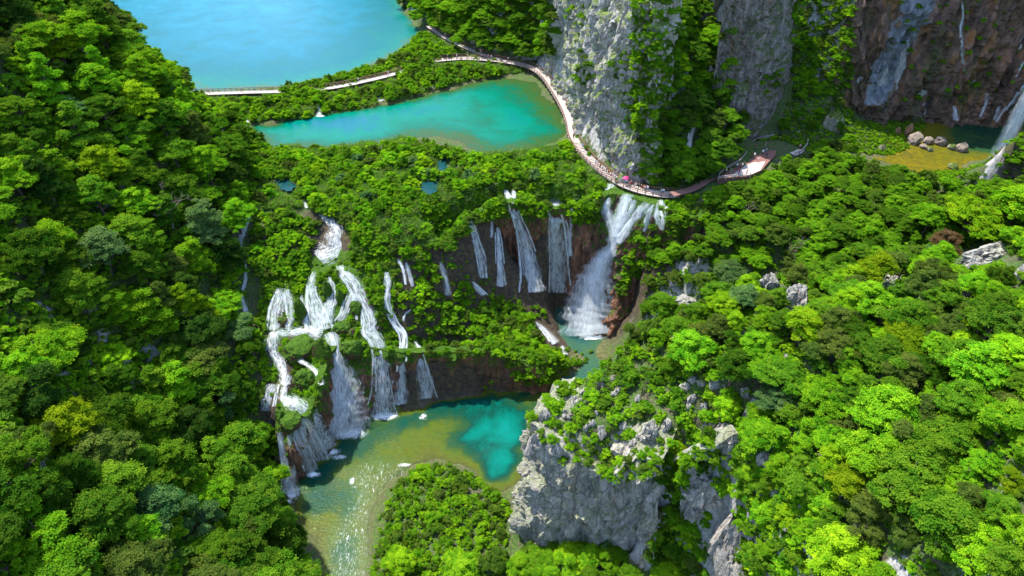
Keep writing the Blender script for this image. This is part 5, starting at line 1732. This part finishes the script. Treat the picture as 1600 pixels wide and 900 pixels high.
for reg, nm, mt, lb in (('left', 'woodland', 'leaf_wood', 'smaller trees filling the gaps of the shaded slope'), ('hill', 'woodland', 'leaf_warm', 'smaller trees filling the gaps of the sunny hill'), ('mid', 'woodland', 'leaf_wood', 'bushy trees in the hollow below the terrace'), (None, 'woodland', 'leaf_wood', 'far trees on the banks and in the gully')):
    sel = [p for p in rest_trees if (p.region == reg if reg else p.region not in ('left', 'hill', 'mid'))]
    plants_mass(nm, lb, sel, [with_mat(TP[i][0], M[mt], 'crown_form') for i in (0, 1, 4)], 10.0)
outside = []
for poly, hr in ((np.array([(55, 12), (215, 12), (215, 190), (150, 140), (100, 112), (70, 60)]), (5, 8)), (Z_left, (8, 12)), (np.array([(-230, 300), (-100, 462), (-230, 462)]), (8, 12))):
    for x, y in scatter(poly, 4.6, 5000):
        z = float(ground_z(x, y))
        a, b, d = proj((x, y, z + 6))
        if d[0] > 8 and -60 < a[0] < 1660 and -60 < b[0] < 990 or not (-230 < x < 225):
            continue
        p = Plant()
        p.x, p.y, p.z, p.h, p.wide, p.rot = x, y, z, rng.uniform(*hr), rng.uniform(.9, 1.15), rng.uniform(0, 6.28)
        outside.append(p)
plants_mass('woodland', 'woods carrying on up the slopes past the picture edges', outside, [with_mat(TP[i][0], M['leaf_wood'], 'crown_form') for i in (0, 1, 4)], 10.0)
plants_mass('shrubbery', 'small shrubs between the falls, lakes and ledges', rest_shrubs, [with_mat(m, M['leaf_warm'], 'shrub_form') for m in SP[:4]], 7.5)

UND = [crown_mesh('undergrowth_form', 500 + k, 'shrub', 12, 26, 1.5)[0] for k in range(4)]


def ground_mass(name, label, polys, dens, hr, mat, protos, base_h, lim=0.4, patch=None):
    pts, scl, rot = [], [], []
    for poly in polys:
        poly = np.asarray(poly, float)
        x0, y0 = poly.min(0)
        x1, y1 = poly.max(0)
        n = int((x1 - x0) * (y1 - y0) * dens)
        q = rng.uniform((x0, y0), (x1, y1), (n, 2))
        q = q[in_poly(q[:, 0], q[:, 1], poly)]
        z = ground_z(q[:, 0], q[:, 1])
        px, py, dep = proj(np.stack([q[:, 0], q[:, 1], z + .6], 1))
        keep = True if patch is None else fbm(np.stack([q[:, 0] / 6, q[:, 1] / 6, 0 * z], 1) + 8.8, 3) > patch
        ok = keep & (px > -60) & (px < 1660) & (py > -60) & (py < 960) & (dep > 5)
        for (x, y), zz, a, b, d in zip(q[ok], z[ok], px[ok], py[ok], dep[ok]):
            h = rng.uniform(*hr)
            rp = FPX * h * .45 / d
            if blocked(a, b, max(rp, 2.5), max(rp, 2.5)) > lim:
                continue
            pts.append((x, y, zz - .1))
            k = h / base_h
            w = rng.uniform(.9, 1.5)
            scl.append((k * w, k * w, k))
            rot.append((rng.uniform(-.2, .2), rng.uniform(-.2, .2), rng.uniform(0, 6.28)))
    if pts:
        mass(name, label, pts, scl, rot, [with_mat(m, M[mat], name + '_form') for m in protos])


ground_mass('undergrowth', 'low leafy undergrowth between the trees of the shaded slope', [Z_left], 0.42, (1.6, 3.8), 'leaf_warm', UND, 7.5)  # brighter leaf colour lifts the shadowed gaps between trees
ground_mass('undergrowth', 'low leafy undergrowth on the sunny hill and in the hollow', [Z_hill, Z_mid], 0.75, (0.6, 1.6), 'leaf_warm', UND, 7.5)
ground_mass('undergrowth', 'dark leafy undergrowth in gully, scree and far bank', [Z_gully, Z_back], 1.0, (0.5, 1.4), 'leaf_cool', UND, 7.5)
ground_mass('undergrowth', 'low green plants on mound, islet, bank and barrier', [Z_midlobe, Z_islet, Z_bank, Z_barrier], 0.9, (0.5, 1.2), 'leaf_warm', UND, 7.5)
ground_mass('undergrowth', 'grassy green growth on the scree between the cliffs', [Z_scree], 2.0, (0.4, 1.1), 'leaf_warm', UND, 7.5, 1.1)
Z_bas1 = zone((1322, 232, 39.4), (1335, 200, 39.4), (1395, 188, 39.4), (1440, 186, 39.4), (1447, 202, 39.4), (1415, 212, 39.4), (1424, 230, 39.4), (1395, 242, 39.4), (1345, 242, 39.4))
Z_bas2 = zone((1460, 266, 39.4), (1545, 262, 39.4), (1560, 290, 39.4), (1440, 290, 39.4))
ground_mass('undergrowth', 'bright water plants filling the shallow side of the basin', [Z_bas1, Z_bas2], 3.2, (0.4, 0.95), 'leaf_warm', UND, 7.5, 1.1)
REED = [upright_mesh('reeds_form', 700 + k, 60, 1.0, .55, .035) for k in range(4)]
ground_mass('reeds', 'tall grey-green reeds and sedge covering the plateau', [Z_plat], 4.2, (1.2, 2.3), 'leaf_reed', REED, 1.0, 0.08, 0.0)
ground_mass('reeds', 'fresh green reeds along the strip between the lakes', [Z_barrier], 0.8, (0.9, 1.9), 'leaf_reed', REED, 1.0, 0.3)

# ------------------------------------------------------------------ boardwalks


def add_boxes(specs):
    """specs: (centre, axis_x, axis_y, axis_z half vectors) -> V, F"""
    V, F = [], []
    for k, (c, ax, ay, az) in enumerate(specs):
        c, ax, ay, az = (np.asarray(v, float) for v in (c, ax, ay, az))
        for sx, sy, sz in ((-1, -1, -1), (1, -1, -1), (1, 1, -1), (-1, 1, -1), (-1, -1, 1), (1, -1, 1), (1, 1, 1), (-1, 1, 1)):
            V.append(c + sx * ax + sy * ay + sz * az)
        b = 8 * k
        F += [(b, b + 3, b + 2, b + 1), (b + 4, b + 5, b + 6, b + 7), (b, b + 1, b + 5, b + 4), (b + 1, b + 2, b + 6, b + 5), (b + 2, b + 3, b + 7, b + 6), (b + 3, b, b + 4, b + 7)]
    return np.array(V), np.array(F)


UP = np.array((0, 0, 1.0))


def bar(a, b, r_):
    a, b = np.asarray(a, float), np.asarray(b, float)
    d = b - a
    L_ = np.linalg.norm(d)
    d = d / (L_ + 1e-9)
    s_ = np.cross(d, (0.31, 0.2, 0.93))
    s_ /= np.linalg.norm(s_)
    t_ = np.cross(d, s_)
    return ((a + b) / 2, d * L_ / 2, s_ * r_, t_ * r_)


def boardwalk(label, px_pts, z0, z1, width=2.4, stairs=None, rails=(1, -1), name='boardwalk'):
    n = len(px_pts)
    zz = np.linspace(z0, z1, n)
    pts = np.array([W(p[0], p[1], z) for p, z in zip(px_pts, zz)])
    line = smooth_line(pts, 0.27, 3)
    tan = np.gradient(line, axis=0)
    tan[:, 2] = 0
    tan /= np.linalg.norm(tan, axis=1)[:, None]
    side = np.stack([-tan[:, 1], tan[:, 0], np.zeros(len(tan))], 1)
    root = bpy.data.objects.new(name, None)
    COL.objects.link(root)
    root.location = line[0]
    o0 = line[0]
    pl, st_, px_ = [], [], proj(line)
    skip = 0
    for i in range(len(line)):
        c = line[i] - o0
        if stairs and stairs[0] < px_[0][i] < stairs[1] and stairs[2] < px_[1][i] < stairs[3]:
            skip += 1
            if skip % 3 == 0:
                st_.append((c + UP * (0.05 + 0.02 * (i % 2)), tan[i] * 0.27, side[i] * width / 2, UP * 0.06))
            continue
        pl.append((c + UP * rng.uniform(-.012, .012), tan[i] * 0.125, side[i] * (width / 2 + rng.uniform(-.05, .05)), UP * 0.04))
    o = link('planks', np_mesh('planks', *add_boxes(pl), M['wood'], False), root)
    o['kind'] = 'stuff'
    for sp in st_:
        link('stair_tread', np_mesh('stair_tread', *add_boxes([sp]), M['wood'], False), root)
    bm_ = []
    for s_ in (1, -1):
        e = line - o0 + side * s_ * width * .42 - UP * .16
        e = e[::6]
        bm_ += [bar(e[i], e[i + 1], .11) for i in range(len(e) - 1)]
    link('beams', np_mesh('beams', *add_boxes(bm_), M['woodred'], False), root)
    for s_ in rails:
        e = line - o0 + side * s_ * (width / 2 - .05)
        e = e[::7]
        rl = [bar(e[i] + UP * 1.02, e[i + 1] + UP * 1.02, .065) for i in range(len(e) - 1)] + [bar(e[i] + UP * .55, e[i + 1] + UP * .55, .045) for i in range(len(e) - 1)]
        rl += [bar(p - UP * .7, p + UP * 1.05, .07) for p in e]
        link('railing', np_mesh('railing', *add_boxes(rl), M['woodred'], False), root)
    lg = []
    for i in range(0, len(line), 12):
        for s_ in (1, -1):
            p = line[i] - o0 + side[i] * s_ * width * .4
            g = float(ground_z(*(line[i] + side[i] * s_ * width * .4)[:2])) - o0[2]
            if g < p[2]:
                lg.append(bar((p[0], p[1], g - .3), p - UP * .1, .09))
    if lg:
        link('pilings', np_mesh('pilings', *add_boxes(lg), M['woodred'], False), root)
    tag(root, label, 'boardwalk')
    return root


boardwalk('pale boardwalk between the open blue lake and the bushy barrier', WALK1 + [(470, 141), (515, 138), (560, 129), (612, 117), (640, 107)], 38.95, 38.9, 2.2, rails=(1,))
boardwalk('long curved boardwalk round the teal lake to the big waterfall', [(680, 94), (720, 90.5), (760, 92), (800, 97), (830, 104), (850, 117), (866, 140), (881, 165), (891, 188), (893, 205), (899, 222), (912, 240), (935, 262), (960, 281), (985, 293), (1010, 300), (1040, 304.5), (1068, 303)], 38.6, 37.2, 3.0, stairs=(897, 962, 224, 284))
boardwalk('narrow path boardwalk under the far bank trees', WALK2[:4] + [(792, 96)], 38.9, 38.6, 1.8, rails=(1,))

# paths and terrace
M['earth'] = plain('reddish_trodden_earth', (0.20, 0.095, 0.075), 0.95)
M['pale'] = plain('pale_stone_paving', (0.46, 0.41, 0.37), 0.9)


def strip(name, px_pts, z, width, mat, kind='structure', drape=False):
    pts = np.array([W(*p, z) if len(p) == 2 else W(*p) for p in px_pts])
    ln = smooth_line(pts, 0.8, 2)
    tan = np.gradient(ln, axis=0)
    sd_ = np.stack([-tan[:, 1], tan[:, 0], 0 * tan[:, 0]], 1)
    sd_ /= np.linalg.norm(sd_, axis=1)[:, None]
    s_ = np.linspace(-1, 1, 5)
    V = ln[:, None] + sd_[:, None] * (s_[None, :, None] * width / 2)
    V = V.reshape(-1, 3)
    if drape:
        V[:, 2] = ground_z(V[:, 0], V[:, 1]) + .25
    o = link(name, np_mesh(name, V, grid_faces(len(ln), 5), mat, True))
    return tag(o, kind=kind)


def slab(name, px_poly, z, mat, thick=0.5):
    pts = [W(a, b, z) for a, b in px_poly]
    bm = bmesh.new()
    vs = [bm.verts.new(p) for p in pts]
    f = bm.faces.new(vs)
    if f.normal.z < 0:
        f.normal_flip()
    r_ = bmesh.ops.extrude_face_region(bm, geom=[f])
    for v in r_['geom']:
        if isinstance(v, bmesh.types.BMVert):
            v.co.z -= thick
    me = bpy.data.meshes.new(name)
    bm.to_mesh(me)
    bm.free()
    me.materials.append(mat)
    o = link(name, me)
    return tag(o, kind='structure')


slab('terrace_pavement', [(1122, 279), (1135, 268), (1158, 257), (1168, 243), (1172, 230), (1180, 222), (1208, 217), (1214, 226), (1212, 242), (1200, 254), (1190, 266), (1170, 275)], 40.1, M['earth'], 1.6)
slab('pale_pavement', [(1140, 276), (1150, 269), (1164, 259), (1176, 254), (1196, 252), (1188, 266), (1170, 274)], 40.14, M['pale'], .5)
strip('path', [(1212, 215), (1232, 207), (1252, 213), (1260, 225), (1248, 238), (1238, 241)], 40.3, 2.0, M['pale'])
strip('path', [(1078, 262), (1074, 240), (1077, 220), (1086, 203), (1096, 191), (1102, 184)], 43, 1.3, M['pale'], drape=True)
strip('path', [(1050, 303), (1075, 298), (1092, 290), (1108, 279), (1124, 274)], 39.0, 2.2, M['earth'])


def fence(label, px_pts, z, step=1.8, hgt=1.05):
    pts = np.array([W(*p, z) for p in px_pts])
    ln = smooth_line(pts, step, 2)
    root = bpy.data.objects.new('fence', None)
    COL.objects.link(root)
    root.location = ln[0]
    e = ln - ln[0]
    for p in e:
        link('post', np_mesh('post', *add_boxes([bar(p - UP * .3, p + UP * hgt, .08)]), M['wood'], False), root)
    for hh in (hgt - .08, hgt * .5):
        link('rail', np_mesh('rail', *add_boxes([bar(e[i] + UP * hh, e[i + 1] + UP * hh, .07) for i in range(len(e) - 1)]), M['wood'], False), root)
    tag(root, label, 'fence')


fence('timber fence round the back of the reddish terrace', [(1124, 274), (1136, 264), (1157, 254), (1166, 242), (1170, 230), (1178, 221), (1208, 215)], 40.15)
fence('timber fence along the front edge of the pale terrace paving', [(1122, 281), (1145, 278), (1172, 276)], 40.1)
fence('curving timber fence round the path bend beyond the terrace', [(1226, 206), (1233, 204.5), (1254, 211), (1264, 225), (1251, 240), (1241, 243)], 40.35)

# ------------------------------------------------------------------ people
CLOTH = {'white': (.78, .78, .78), 'black': (.02, .02, .022), 'navy': (.02, .03, .09), 'red': (.42, .03, .04), 'maroon': (.16, .02, .03), 'pink': (.62, .28, .32), 'teal': (.02, .22, .28), 'orange': (.65, .22, .02), 'grey': (.26, .27, .29), 'beige': (.52, .42, .31), 'light blue': (.32, .48, .66), 'green': (.06, .30, .12), 'denim': (.06, .09, .17), 'khaki': (.28, .23, .15)}
CM = {k: plain('cloth_' + k.replace(' ', '_'), v, .85) for k, v in CLOTH.items()}
M['skin'] = plain('skin', (.48, .28, .19), .6)
M['hair'] = plain('hair', (.04, .025, .018), .7)


def person_mesh(name, walk):
    s_ = .26 * walk
    J = [((0, 0, .95), .15), ((0, 0, 1.18), .14), ((0, 0, 1.40), .16), ((0, .01, 1.52), .055), ((0, .02, 1.63), .105), ((0, .015, 1.74), .07),
         ((.10, 0, .88), .10), ((.10, s_ * .7, .50), .072), ((.10, s_ * .45 if walk else 0, .09), .05), ((.10, s_ * .45 + .14, .04), .04),
         ((-.10, 0, .88), .10), ((-.10, -s_ * .5, .50), .072), ((-.10, -s_ * 1.2, .10), .05), ((-.10, -s_ * 1.2 + .14, .04), .04),
         ((.20, 0, 1.41), .07), ((.25, -s_ * .6, 1.15), .05), ((.25, -s_ * .6 + .10, .92), .037), ((.25, -s_ * .6 + .13, .82), .04),
         ((-.20, 0, 1.41), .07), ((-.25, s_ * .6, 1.15), .05), ((-.25, s_ * .6 + .10, .92), .037), ((-.25, s_ * .6 + .13, .82), .04)]
    E = [(0, 1), (1, 2), (2, 3), (3, 4), (4, 5), (0, 6), (6, 7), (7, 8), (8, 9), (0, 10), (10, 11), (11, 12), (12, 13), (2, 14), (14, 15), (15, 16), (16, 17), (2, 18), (18, 19), (19, 20), (20, 21)]
    me = bpy.data.meshes.new(name)
    me.from_pydata([j[0] for j in J], E, [])
    o = bpy.data.objects.new(name, me)
    COL.objects.link(o)
    md = o.modifiers.new('skin', 'SKIN')
    for v, j in zip(me.skin_vertices[0].data, J):
        v.radius = (j[1], j[1])
    me.skin_vertices[0].data[0].use_root = True
    o.modifiers.new('sub', 'SUBSURF').levels = 1
    dg = bpy.context.evaluated_depsgraph_get()
    out = bpy.data.meshes.new_from_object(o.evaluated_get(dg))
    out.name = name
    bpy.data.objects.remove(o)
    out.materials.clear()
    for m in ('skin', 'skin', 'skin', 'hair'):
        out.materials.append(M[m])
    for f in out.polygons:
        c = f.center
        f.use_smooth = True
        if c.z > 1.68 or (c.z > 1.58 and c.y < -.02):
            f.material_index = 3
        elif c.z > 1.46:
            f.material_index = 0
        elif abs(c.x) > .20 and c.z < 1.16:
            f.material_index = 0
        elif c.z > .93:
            f.material_index = 1
        elif c.z > .40:
            f.material_index = 2
        else:
            f.material_index = 0 if c.z > .12 else 3
    return out


PM = [person_mesh('person', 0), person_mesh('person', 1)]
PEOPLE = []


def person(px, py, z, top, legs, where, hat=None, face=None):
    o = link('person', PM[rng.integers(2)])
    o.location = W(px, py, z)
    o.rotation_euler = (0, 0, rng.uniform(0, 6.28) if face is None else face)
    k = rng.uniform(.96, 1.06)
    o.scale = (k, k, k)
    for i, m in ((1, CM[top]), (2, CM[legs]), (3, CM[hat] if hat else M['hair'])):
        o.material_slots[i].link = 'OBJECT'
        o.material_slots[i].material = m
    for i in (0,):
        o.material_slots[i].link = 'DATA'
    tag(o, None, 'person', 'visitors on the walks')
    PEOPLE.append((o, 'person in %s top%s %s' % (top, ' and %s hat' % hat if hat else '', where), px, py))
    return o


def deck_z(px):
    return float(np.interp(px, [680, 800, 870, 900, 935, 985, 1068], [38.65, 38.3, 38.0, 37.75, 37.6, 37.4, 37.25]))


for px, py, t_, l_ in ((308, 145.5, 'maroon', 'black'), (327, 145, 'white', 'grey'), (377, 143, 'white', 'denim'), (298, 146, 'red', 'denim')):
    person(px, py, 39.0, t_, l_, 'on the straight lake boardwalk')
for px, py, t_, l_ in ((560, 128.5, 'white', 'grey'), (604, 118.5, 'red', 'maroon'), (607, 118, 'white', 'red'), (619, 114.5, 'orange', 'khaki')):
    person(px, py, 39.0, t_, l_, 'on the boardwalk between the lakes')
for px, py, t_, l_ in ((700, 92, 'light blue', 'denim'), (714, 91, 'white', 'grey'), (731, 91, 'beige', 'khaki'), (757, 92, 'grey', 'black'), (763, 91.5, 'pink', 'red'), (768, 92.5, 'white', 'denim'), (794, 95.5, 'white', 'red')):
    person(px, py, deck_z(px), t_, l_, 'at the boardwalk fork')
for px, py, t_, l_ in ((741, 79, 'grey', 'grey'), (744, 80.5, 'black', 'black'), (751, 83, 'pink', 'beige'), (754, 84, 'red', 'denim'), (696, 58, 'beige', 'grey')):
    person(px, py, 38.85, t_, l_, 'on the narrow path under the trees')
for px, py, t_, l_ in ((844, 113, 'beige', 'khaki'), (847, 115, 'black', 'black'), (851, 116, 'grey', 'denim'), (853, 121, 'maroon', 'navy'), (860, 126, 'black', 'maroon'), (861, 131, 'light blue', 'grey'), (862, 137, 'red', 'white'), (871, 150, 'navy', 'black')):
    person(px, py, deck_z(px), t_, l_, 'on the curve above the green shallows')
for px, py, t_, l_ in ((885, 168, 'maroon', 'maroon'), (888, 173, 'navy', 'black'), (891, 177, 'teal', 'black'), (892, 171, 'orange', 'khaki'), (896, 217, 'maroon', 'black'), (910, 232, 'light blue', 'grey')):
    person(px, py, deck_z(px), t_, l_, 'on the boardwalk beside the tall grey cliff')
cl = ['white', 'pink', 'red', 'beige', 'white', 'black', 'maroon', 'orange', 'pink', 'white', 'grey', 'red', 'navy', 'white', 'light blue']
crowd = np.array([(931, 259), (942, 267.5), (960, 281), (985, 293), (1012, 300.5)], float)
cr = resample(crowd, n=25)
for k, (px, py) in enumerate(cr):
    q_ = rng.uniform(-2.2, 2.0)
    t_ = cl[k % len(cl)]
    person(px + q_ * .4, py - 1 + q_ * .5, deck_z(px), t_, ['denim', 'khaki', 'black', 'red', 'grey'][k % 5], 'in the crowd below the cliff', hat='white' if k % 4 == 1 else None)
for px, py, t_ in ((1007, 298.5, 'white'), (1033, 303, 'white'), (1036, 303, 'white')):
    person(px, py, deck_z(px), t_, 'denim', 'near the boardwalk end above the big waterfall')
for px, py, t_, l_ in ((1134, 272, 'grey', 'black'), (1141, 272, 'green', 'khaki'), (1151, 263, 'white', 'denim'), (1155, 264, 'maroon', 'black'), (1159, 263, 'white', 'black'), (1154, 272, 'red', 'red'), (1166, 273, 'orange', 'maroon'),
                       (1174, 246, 'black', 'navy'), (1178, 247, 'white', 'black'), (1179, 238, 'navy', 'black'), (1180, 234, 'maroon', 'black'), (1184, 229, 'navy', 'navy'), (1191, 242, 'white', 'black'), (1196, 240, 'light blue', 'denim'), (1195, 231, 'pink', 'beige'), (1203, 236, 'black', 'grey'), (1197, 246, 'navy', 'black'), (1184, 254, 'white', 'grey')):
    person(px, py, 40.15, t_, l_, 'on the terrace')
for px, py, t_, l_ in ((1246, 212.5, 'white', 'grey'), (1249, 233, 'pink', 'red'), (1219, 214, 'black', 'black')):
    person(px, py, 40.35, t_, l_, 'on the path bend beyond the terrace')
unique_labels(PEOPLE)
# parasol held over the crowd
root = bpy.data.objects.new('umbrella', None)
COL.objects.link(root)
root.location = W(977, 289, deck_z(977)) + UP * 1.1
M['pinkcloth'] = plain('pink_umbrella_cloth', (.62, .02, .14), .6)
rr = np.array([.02, .33, .62, .80])
hh = np.array([.42, .36, .18, -.05])
an = np.linspace(0, 2 * math.pi, 17)
V = np.stack([rr[None, :] * np.cos(an)[:, None], rr[None, :] * np.sin(an)[:, None], 1.0 + np.repeat(hh[None, :], 17, 0) - .05 * (np.arange(17) % 2)[:, None] * (rr[None, :] > .5)], -1).reshape(-1, 3)
link('canopy', np_mesh('canopy', V, grid_faces(17, 4), M['pinkcloth'], False), root)
link('shaft', np_mesh('shaft', *tube([(0, 0, 0), (0, 0, 1.5)], (.015, .015), 6), M['woodred']), root)
tag(root, 'bright pink umbrella raised over the boardwalk crowd', 'umbrella')

# ------------------------------------------------------------------ boulders, bare rocks
M['orangerock'] = mat_limestone('orange_stained_rock', tint=(1.0, .55, .28), moss=.3, rust=.9)
M['boulder'] = mat_limestone('tan_boulder', tint=(.95, .76, .66), moss=.2, rust=.5)
M['mossrock'] = mat_limestone('mossy_rock', tint=(.8, .8, .6), moss=1.0, rust=.5)
_ico = {}


def ico(sub):
    if sub not in _ico:
        bm = bmesh.new()
        bmesh.ops.create_icosphere(bm, subdivisions=sub, radius=1.0)
        bm.verts.ensure_lookup_table()
        _ico[sub] = (np.array([v.co[:] for v in bm.verts]), np.array([[v.index for v in f.verts] for f in bm.faces]))
        bm.free()
    return _ico[sub]


def rock(name, loc, size, mat, seed, label, cat='rock', group=None, sub=4, jag=.35, rot=0.0, attrs=None):
    V, F = ico(sub)
    q_ = V * (1.1, 1.1, .9) + seed * 7.3
    r_ = 1 + jag * fbm(q_ * 1.1, 3) + jag * .45 * ridged(q_ * 2.3, 3) + jag * .15 * ridged(q_ * 6, 2) - jag * .3
    cell = np.abs(noise3(q_ * 1.7 + 3))
    P = V * (r_ - .25 * jag * cell)[:, None]
    # a few planed-off faces
    rg = np.random.default_rng(seed + 50)
    for _ in range(7):
        n = rg.normal(size=3)
        n /= np.linalg.norm(n)
        d = (P @ n) - rg.uniform(.62, .9)
        P = P - np.clip(d, 0, None)[:, None] * n * .85
    P = P * np.asarray(size)
    c, s_ = math.cos(rot), math.sin(rot)
    P = np.stack([P[:, 0] * c - P[:, 1] * s_, P[:, 0] * s_ + P[:, 1] * c, P[:, 2]], 1)
    o = link(name, np_mesh(name, P, F, mat, False, attrs=attrs and {k: np.full(len(P), v) for k, v in attrs.items()}), None, loc)
    return tag(o, label, cat, group)


BOULD = [(1418, 210, 15, 20, 'orangerock', 'tall orange boulder standing at the edge of the yellow shallows'), (1402, 209, 11, 12, 'orangerock', 'small orange-topped boulder beside green plants in the basin'), (1428, 223, 26, 19, 'boulder', 'largest pale boulder in the basin with a dark shadow'),
         (1449, 223, 17, 12, 'boulder', 'rounded pinkish boulder just right of the largest pale one'), (1468, 224, 22, 14, 'boulder', 'flat-topped pale boulder in the middle of the basin'), (1486, 232, 16, 10, 'mossrock', 'mossy yellowish boulder at the dark water edge'), (1501, 234, 24, 13, 'boulder', 'pale boulder nearest the dark pool in the basin'),
         (1371, 213, 9, 7, 'boulder', 'little grey stone among the green plants of the basin'), (1378, 234, 15, 10, 'rockdark', 'grey boulder at the near leafy edge of the basin'), (1442, 231, 13, 8, 'boulder', 'small slab leaning below the pinkish boulder'), (1453, 235, 11, 7, 'mossrock', 'small greenish stone below the leaning slab'), (1488, 262, 18, 9, 'mossrock', 'low mossy stone at the near rim of the basin'), (1300, 200, 44, 30, 'mossrock', 'big dark mossy boulder on the shaded scree')]
for k, (px, py, w, h, mt, lab) in enumerate(BOULD):
    z = 39.4 if px > 1340 else 43
    if px < 1340:
        hp, n = hit(px, py)
        loc = np.array(hp)
    else:
        loc = W(px, py, z)
    m_ = np.linalg.norm(loc - np.array(CAM)) / FPX
    rock('boulder', (loc[0], loc[1], loc[2] + .25 * h * m_), (w * m_ * .36, w * m_ * .36, h * m_ * .5), M[mt], k + 3, lab, 'boulder', None, 3)
items = []
for k, (px, py, w, h) in enumerate(OUTCROPS):
    hp, n = hit(px, py + h * .2)
    if hp is None:
        continue
    m_ = (hp - CAM).length / FPX
    big = max(w, h) > 34
    o = rock('rock_outcrop', (hp.x, hp.y, hp.z + .05 * h * m_), (w * m_ * .50, min(w, h * 1.1) * m_ * .5, h * m_ * .56), M['rockbare'], k + 31, None, 'rock', 'bare white rocks on the hill', 5 if big else 4, .8, rng.uniform(-.5, .5))
    form = 'tall' if h > w * 1.5 else ('flat' if w > h * 1.6 else 'blocky')
    place = rows(px, [(900, 'at the bluff corner above the pool'), (960, 'above the bluff face'), (1060, 'on the bluff top slope'), (1125, 'behind the bluff top' if py < 600 else 'beside the bluff gully'), (1215, 'between bluff and ridge' if py < 620 else 'on the hill rib beside the bluff'), (1260, 'on the ridge'), (1420, 'in the middle of the ridge'), (2000, 'on the upper ridge')])
    items.append((o, '%s %s white rock %s' % ('large' if big else 'small', form, place), px, py))
unique_labels(items)

MOUNDS = [(441, 506, 16, 20, -.1, 'small brown hollow knob inside the arched fall'), (470, 492, 22, 50, .4, 'tall mossy lobe between the arched fall and the fan'), (512, 462, 15, 44, .45, 'narrow mossy lobe dividing the fan of water'), (531, 472, 15, 44, .45, 'narrow mossy lobe beside the curved chute'),
          (533, 513, 30, 20, .35, 'rounded mossy lobe on the shelf beside an orange knob'), (548, 521, 13, 13, -.15, 'orange knob among moss on the shelf'), (468, 548, 46, 40, .45, 'broad mossy hump under the white shelf water'), (504, 556, 26, 50, .4, 'mossy hump beside the widest lower fall'),
          (548, 548, 34, 34, .5, 'leafy green hump between the two brightest lower falls'), (588, 506, 15, 18, .3, 'yellow-green knob beside the zigzag fall'), (557, 487, 20, 30, .4, 'mossy knob behind the spray of jets'), (455, 660, 30, 22, .25, 'mossy crest of the bulging rock'), (463, 722, 15, 46, -.35, 'bare brown rib of the bulging rock between slides'), (478, 600, 34, 44, .4, 'mossy hump above the bulging rock')]
for k, (px, py, w, h, mo, lab) in enumerate(MOUNDS):
    hp, n = hit(px, py)
    m_ = (hp - CAM).length / FPX
    rock('moss_mound', (hp.x, hp.y + .3, hp.z - .1), (w * m_ * .55, w * m_ * .5, h * m_ * .62), M['tufa'], k + 70, lab, 'moss mound', 'mossy humps among the falls', 4, .3, 0, {'moss': mo})

# bare trees


def bare_tree(px, py, h, mat, label, seed, spread=.5, droop=0.0):
    hp, n = hit(px, py)
    rg = np.random.default_rng(seed)
    trunk = [tube([(0, 0, -.3), (rg.uniform(-.05, .05) * h, 0, .35 * h), (rg.uniform(-.1, .1) * h, .02 * h, .7 * h), (rg.uniform(-.15, .15) * h, 0, h)], np.array((.035, .026, .016, .004)) * h)]
    br = []

    def grow(p, d, ln, r_, lev):
        d = d / np.linalg.norm(d)
        mid = p + d * ln * .5 + rg.normal(size=3) * ln * .07
        end = p + d * ln + np.array((0, 0, -droop * ln))
        br.append(tube([p, mid, end], (r_, r_ * .7, r_ * .35), 4))
        if lev < 3:
            for _ in range(3):
                grow(mid + (end - mid) * rg.uniform(.1, 1), d + rg.normal(size=3) * .65, ln * .55, r_ * .5, lev + 1)
    for k in range(9):
        z = rg.uniform(.3, .95) * h
        a = rg.uniform(0, 6.28)
        grow(np.array((0, 0, z)), np.array((math.cos(a) * spread * 2, math.sin(a) * spread * 2, rg.uniform(.3, 1.1))), h * rg.uniform(.25, .45), .010 * h, 0)
    root = bpy.data.objects.new('bare_tree', None)
    COL.objects.link(root)
    root.location = hp
    link('trunk', np_mesh('trunk', *join_tubes(trunk), mat), root)
    link('branches', np_mesh('branches', *join_tubes(br), mat), root)
    tag(root, label, 'tree')


M['charred'] = plain('dark_dead_wood', (.05, .035, .03), .9)
bare_tree(277, 372, 9, M['deadwood'], 'bare reddish tree among dark crowns on the shaded slope', 1)
bare_tree(1236, 408, 6, M['deadwood'], 'bare brown tree in the hollow behind the twin white rocks', 2)
bare_tree(937, 618, 4.5, M['charred'], 'dark dead snag with forked limbs above the bluff', 3)
bare_tree(893, 655, 3.0, M['charred'], 'small dark bare bush at the bluff corner', 4)
bare_tree(1000, 625, 3.5, M['charred'], 'thin bare tree on the slope above the bluff top', 5)
bare_tree(1165, 345, 5, M['deadwood'], 'pale bare shrub in the hollow beyond the big waterfall', 6)
bare_tree(770, 302, 3.5, M['deadwood'], 'bleached bare branches on the rim of the brown wall', 7, .8, .4)
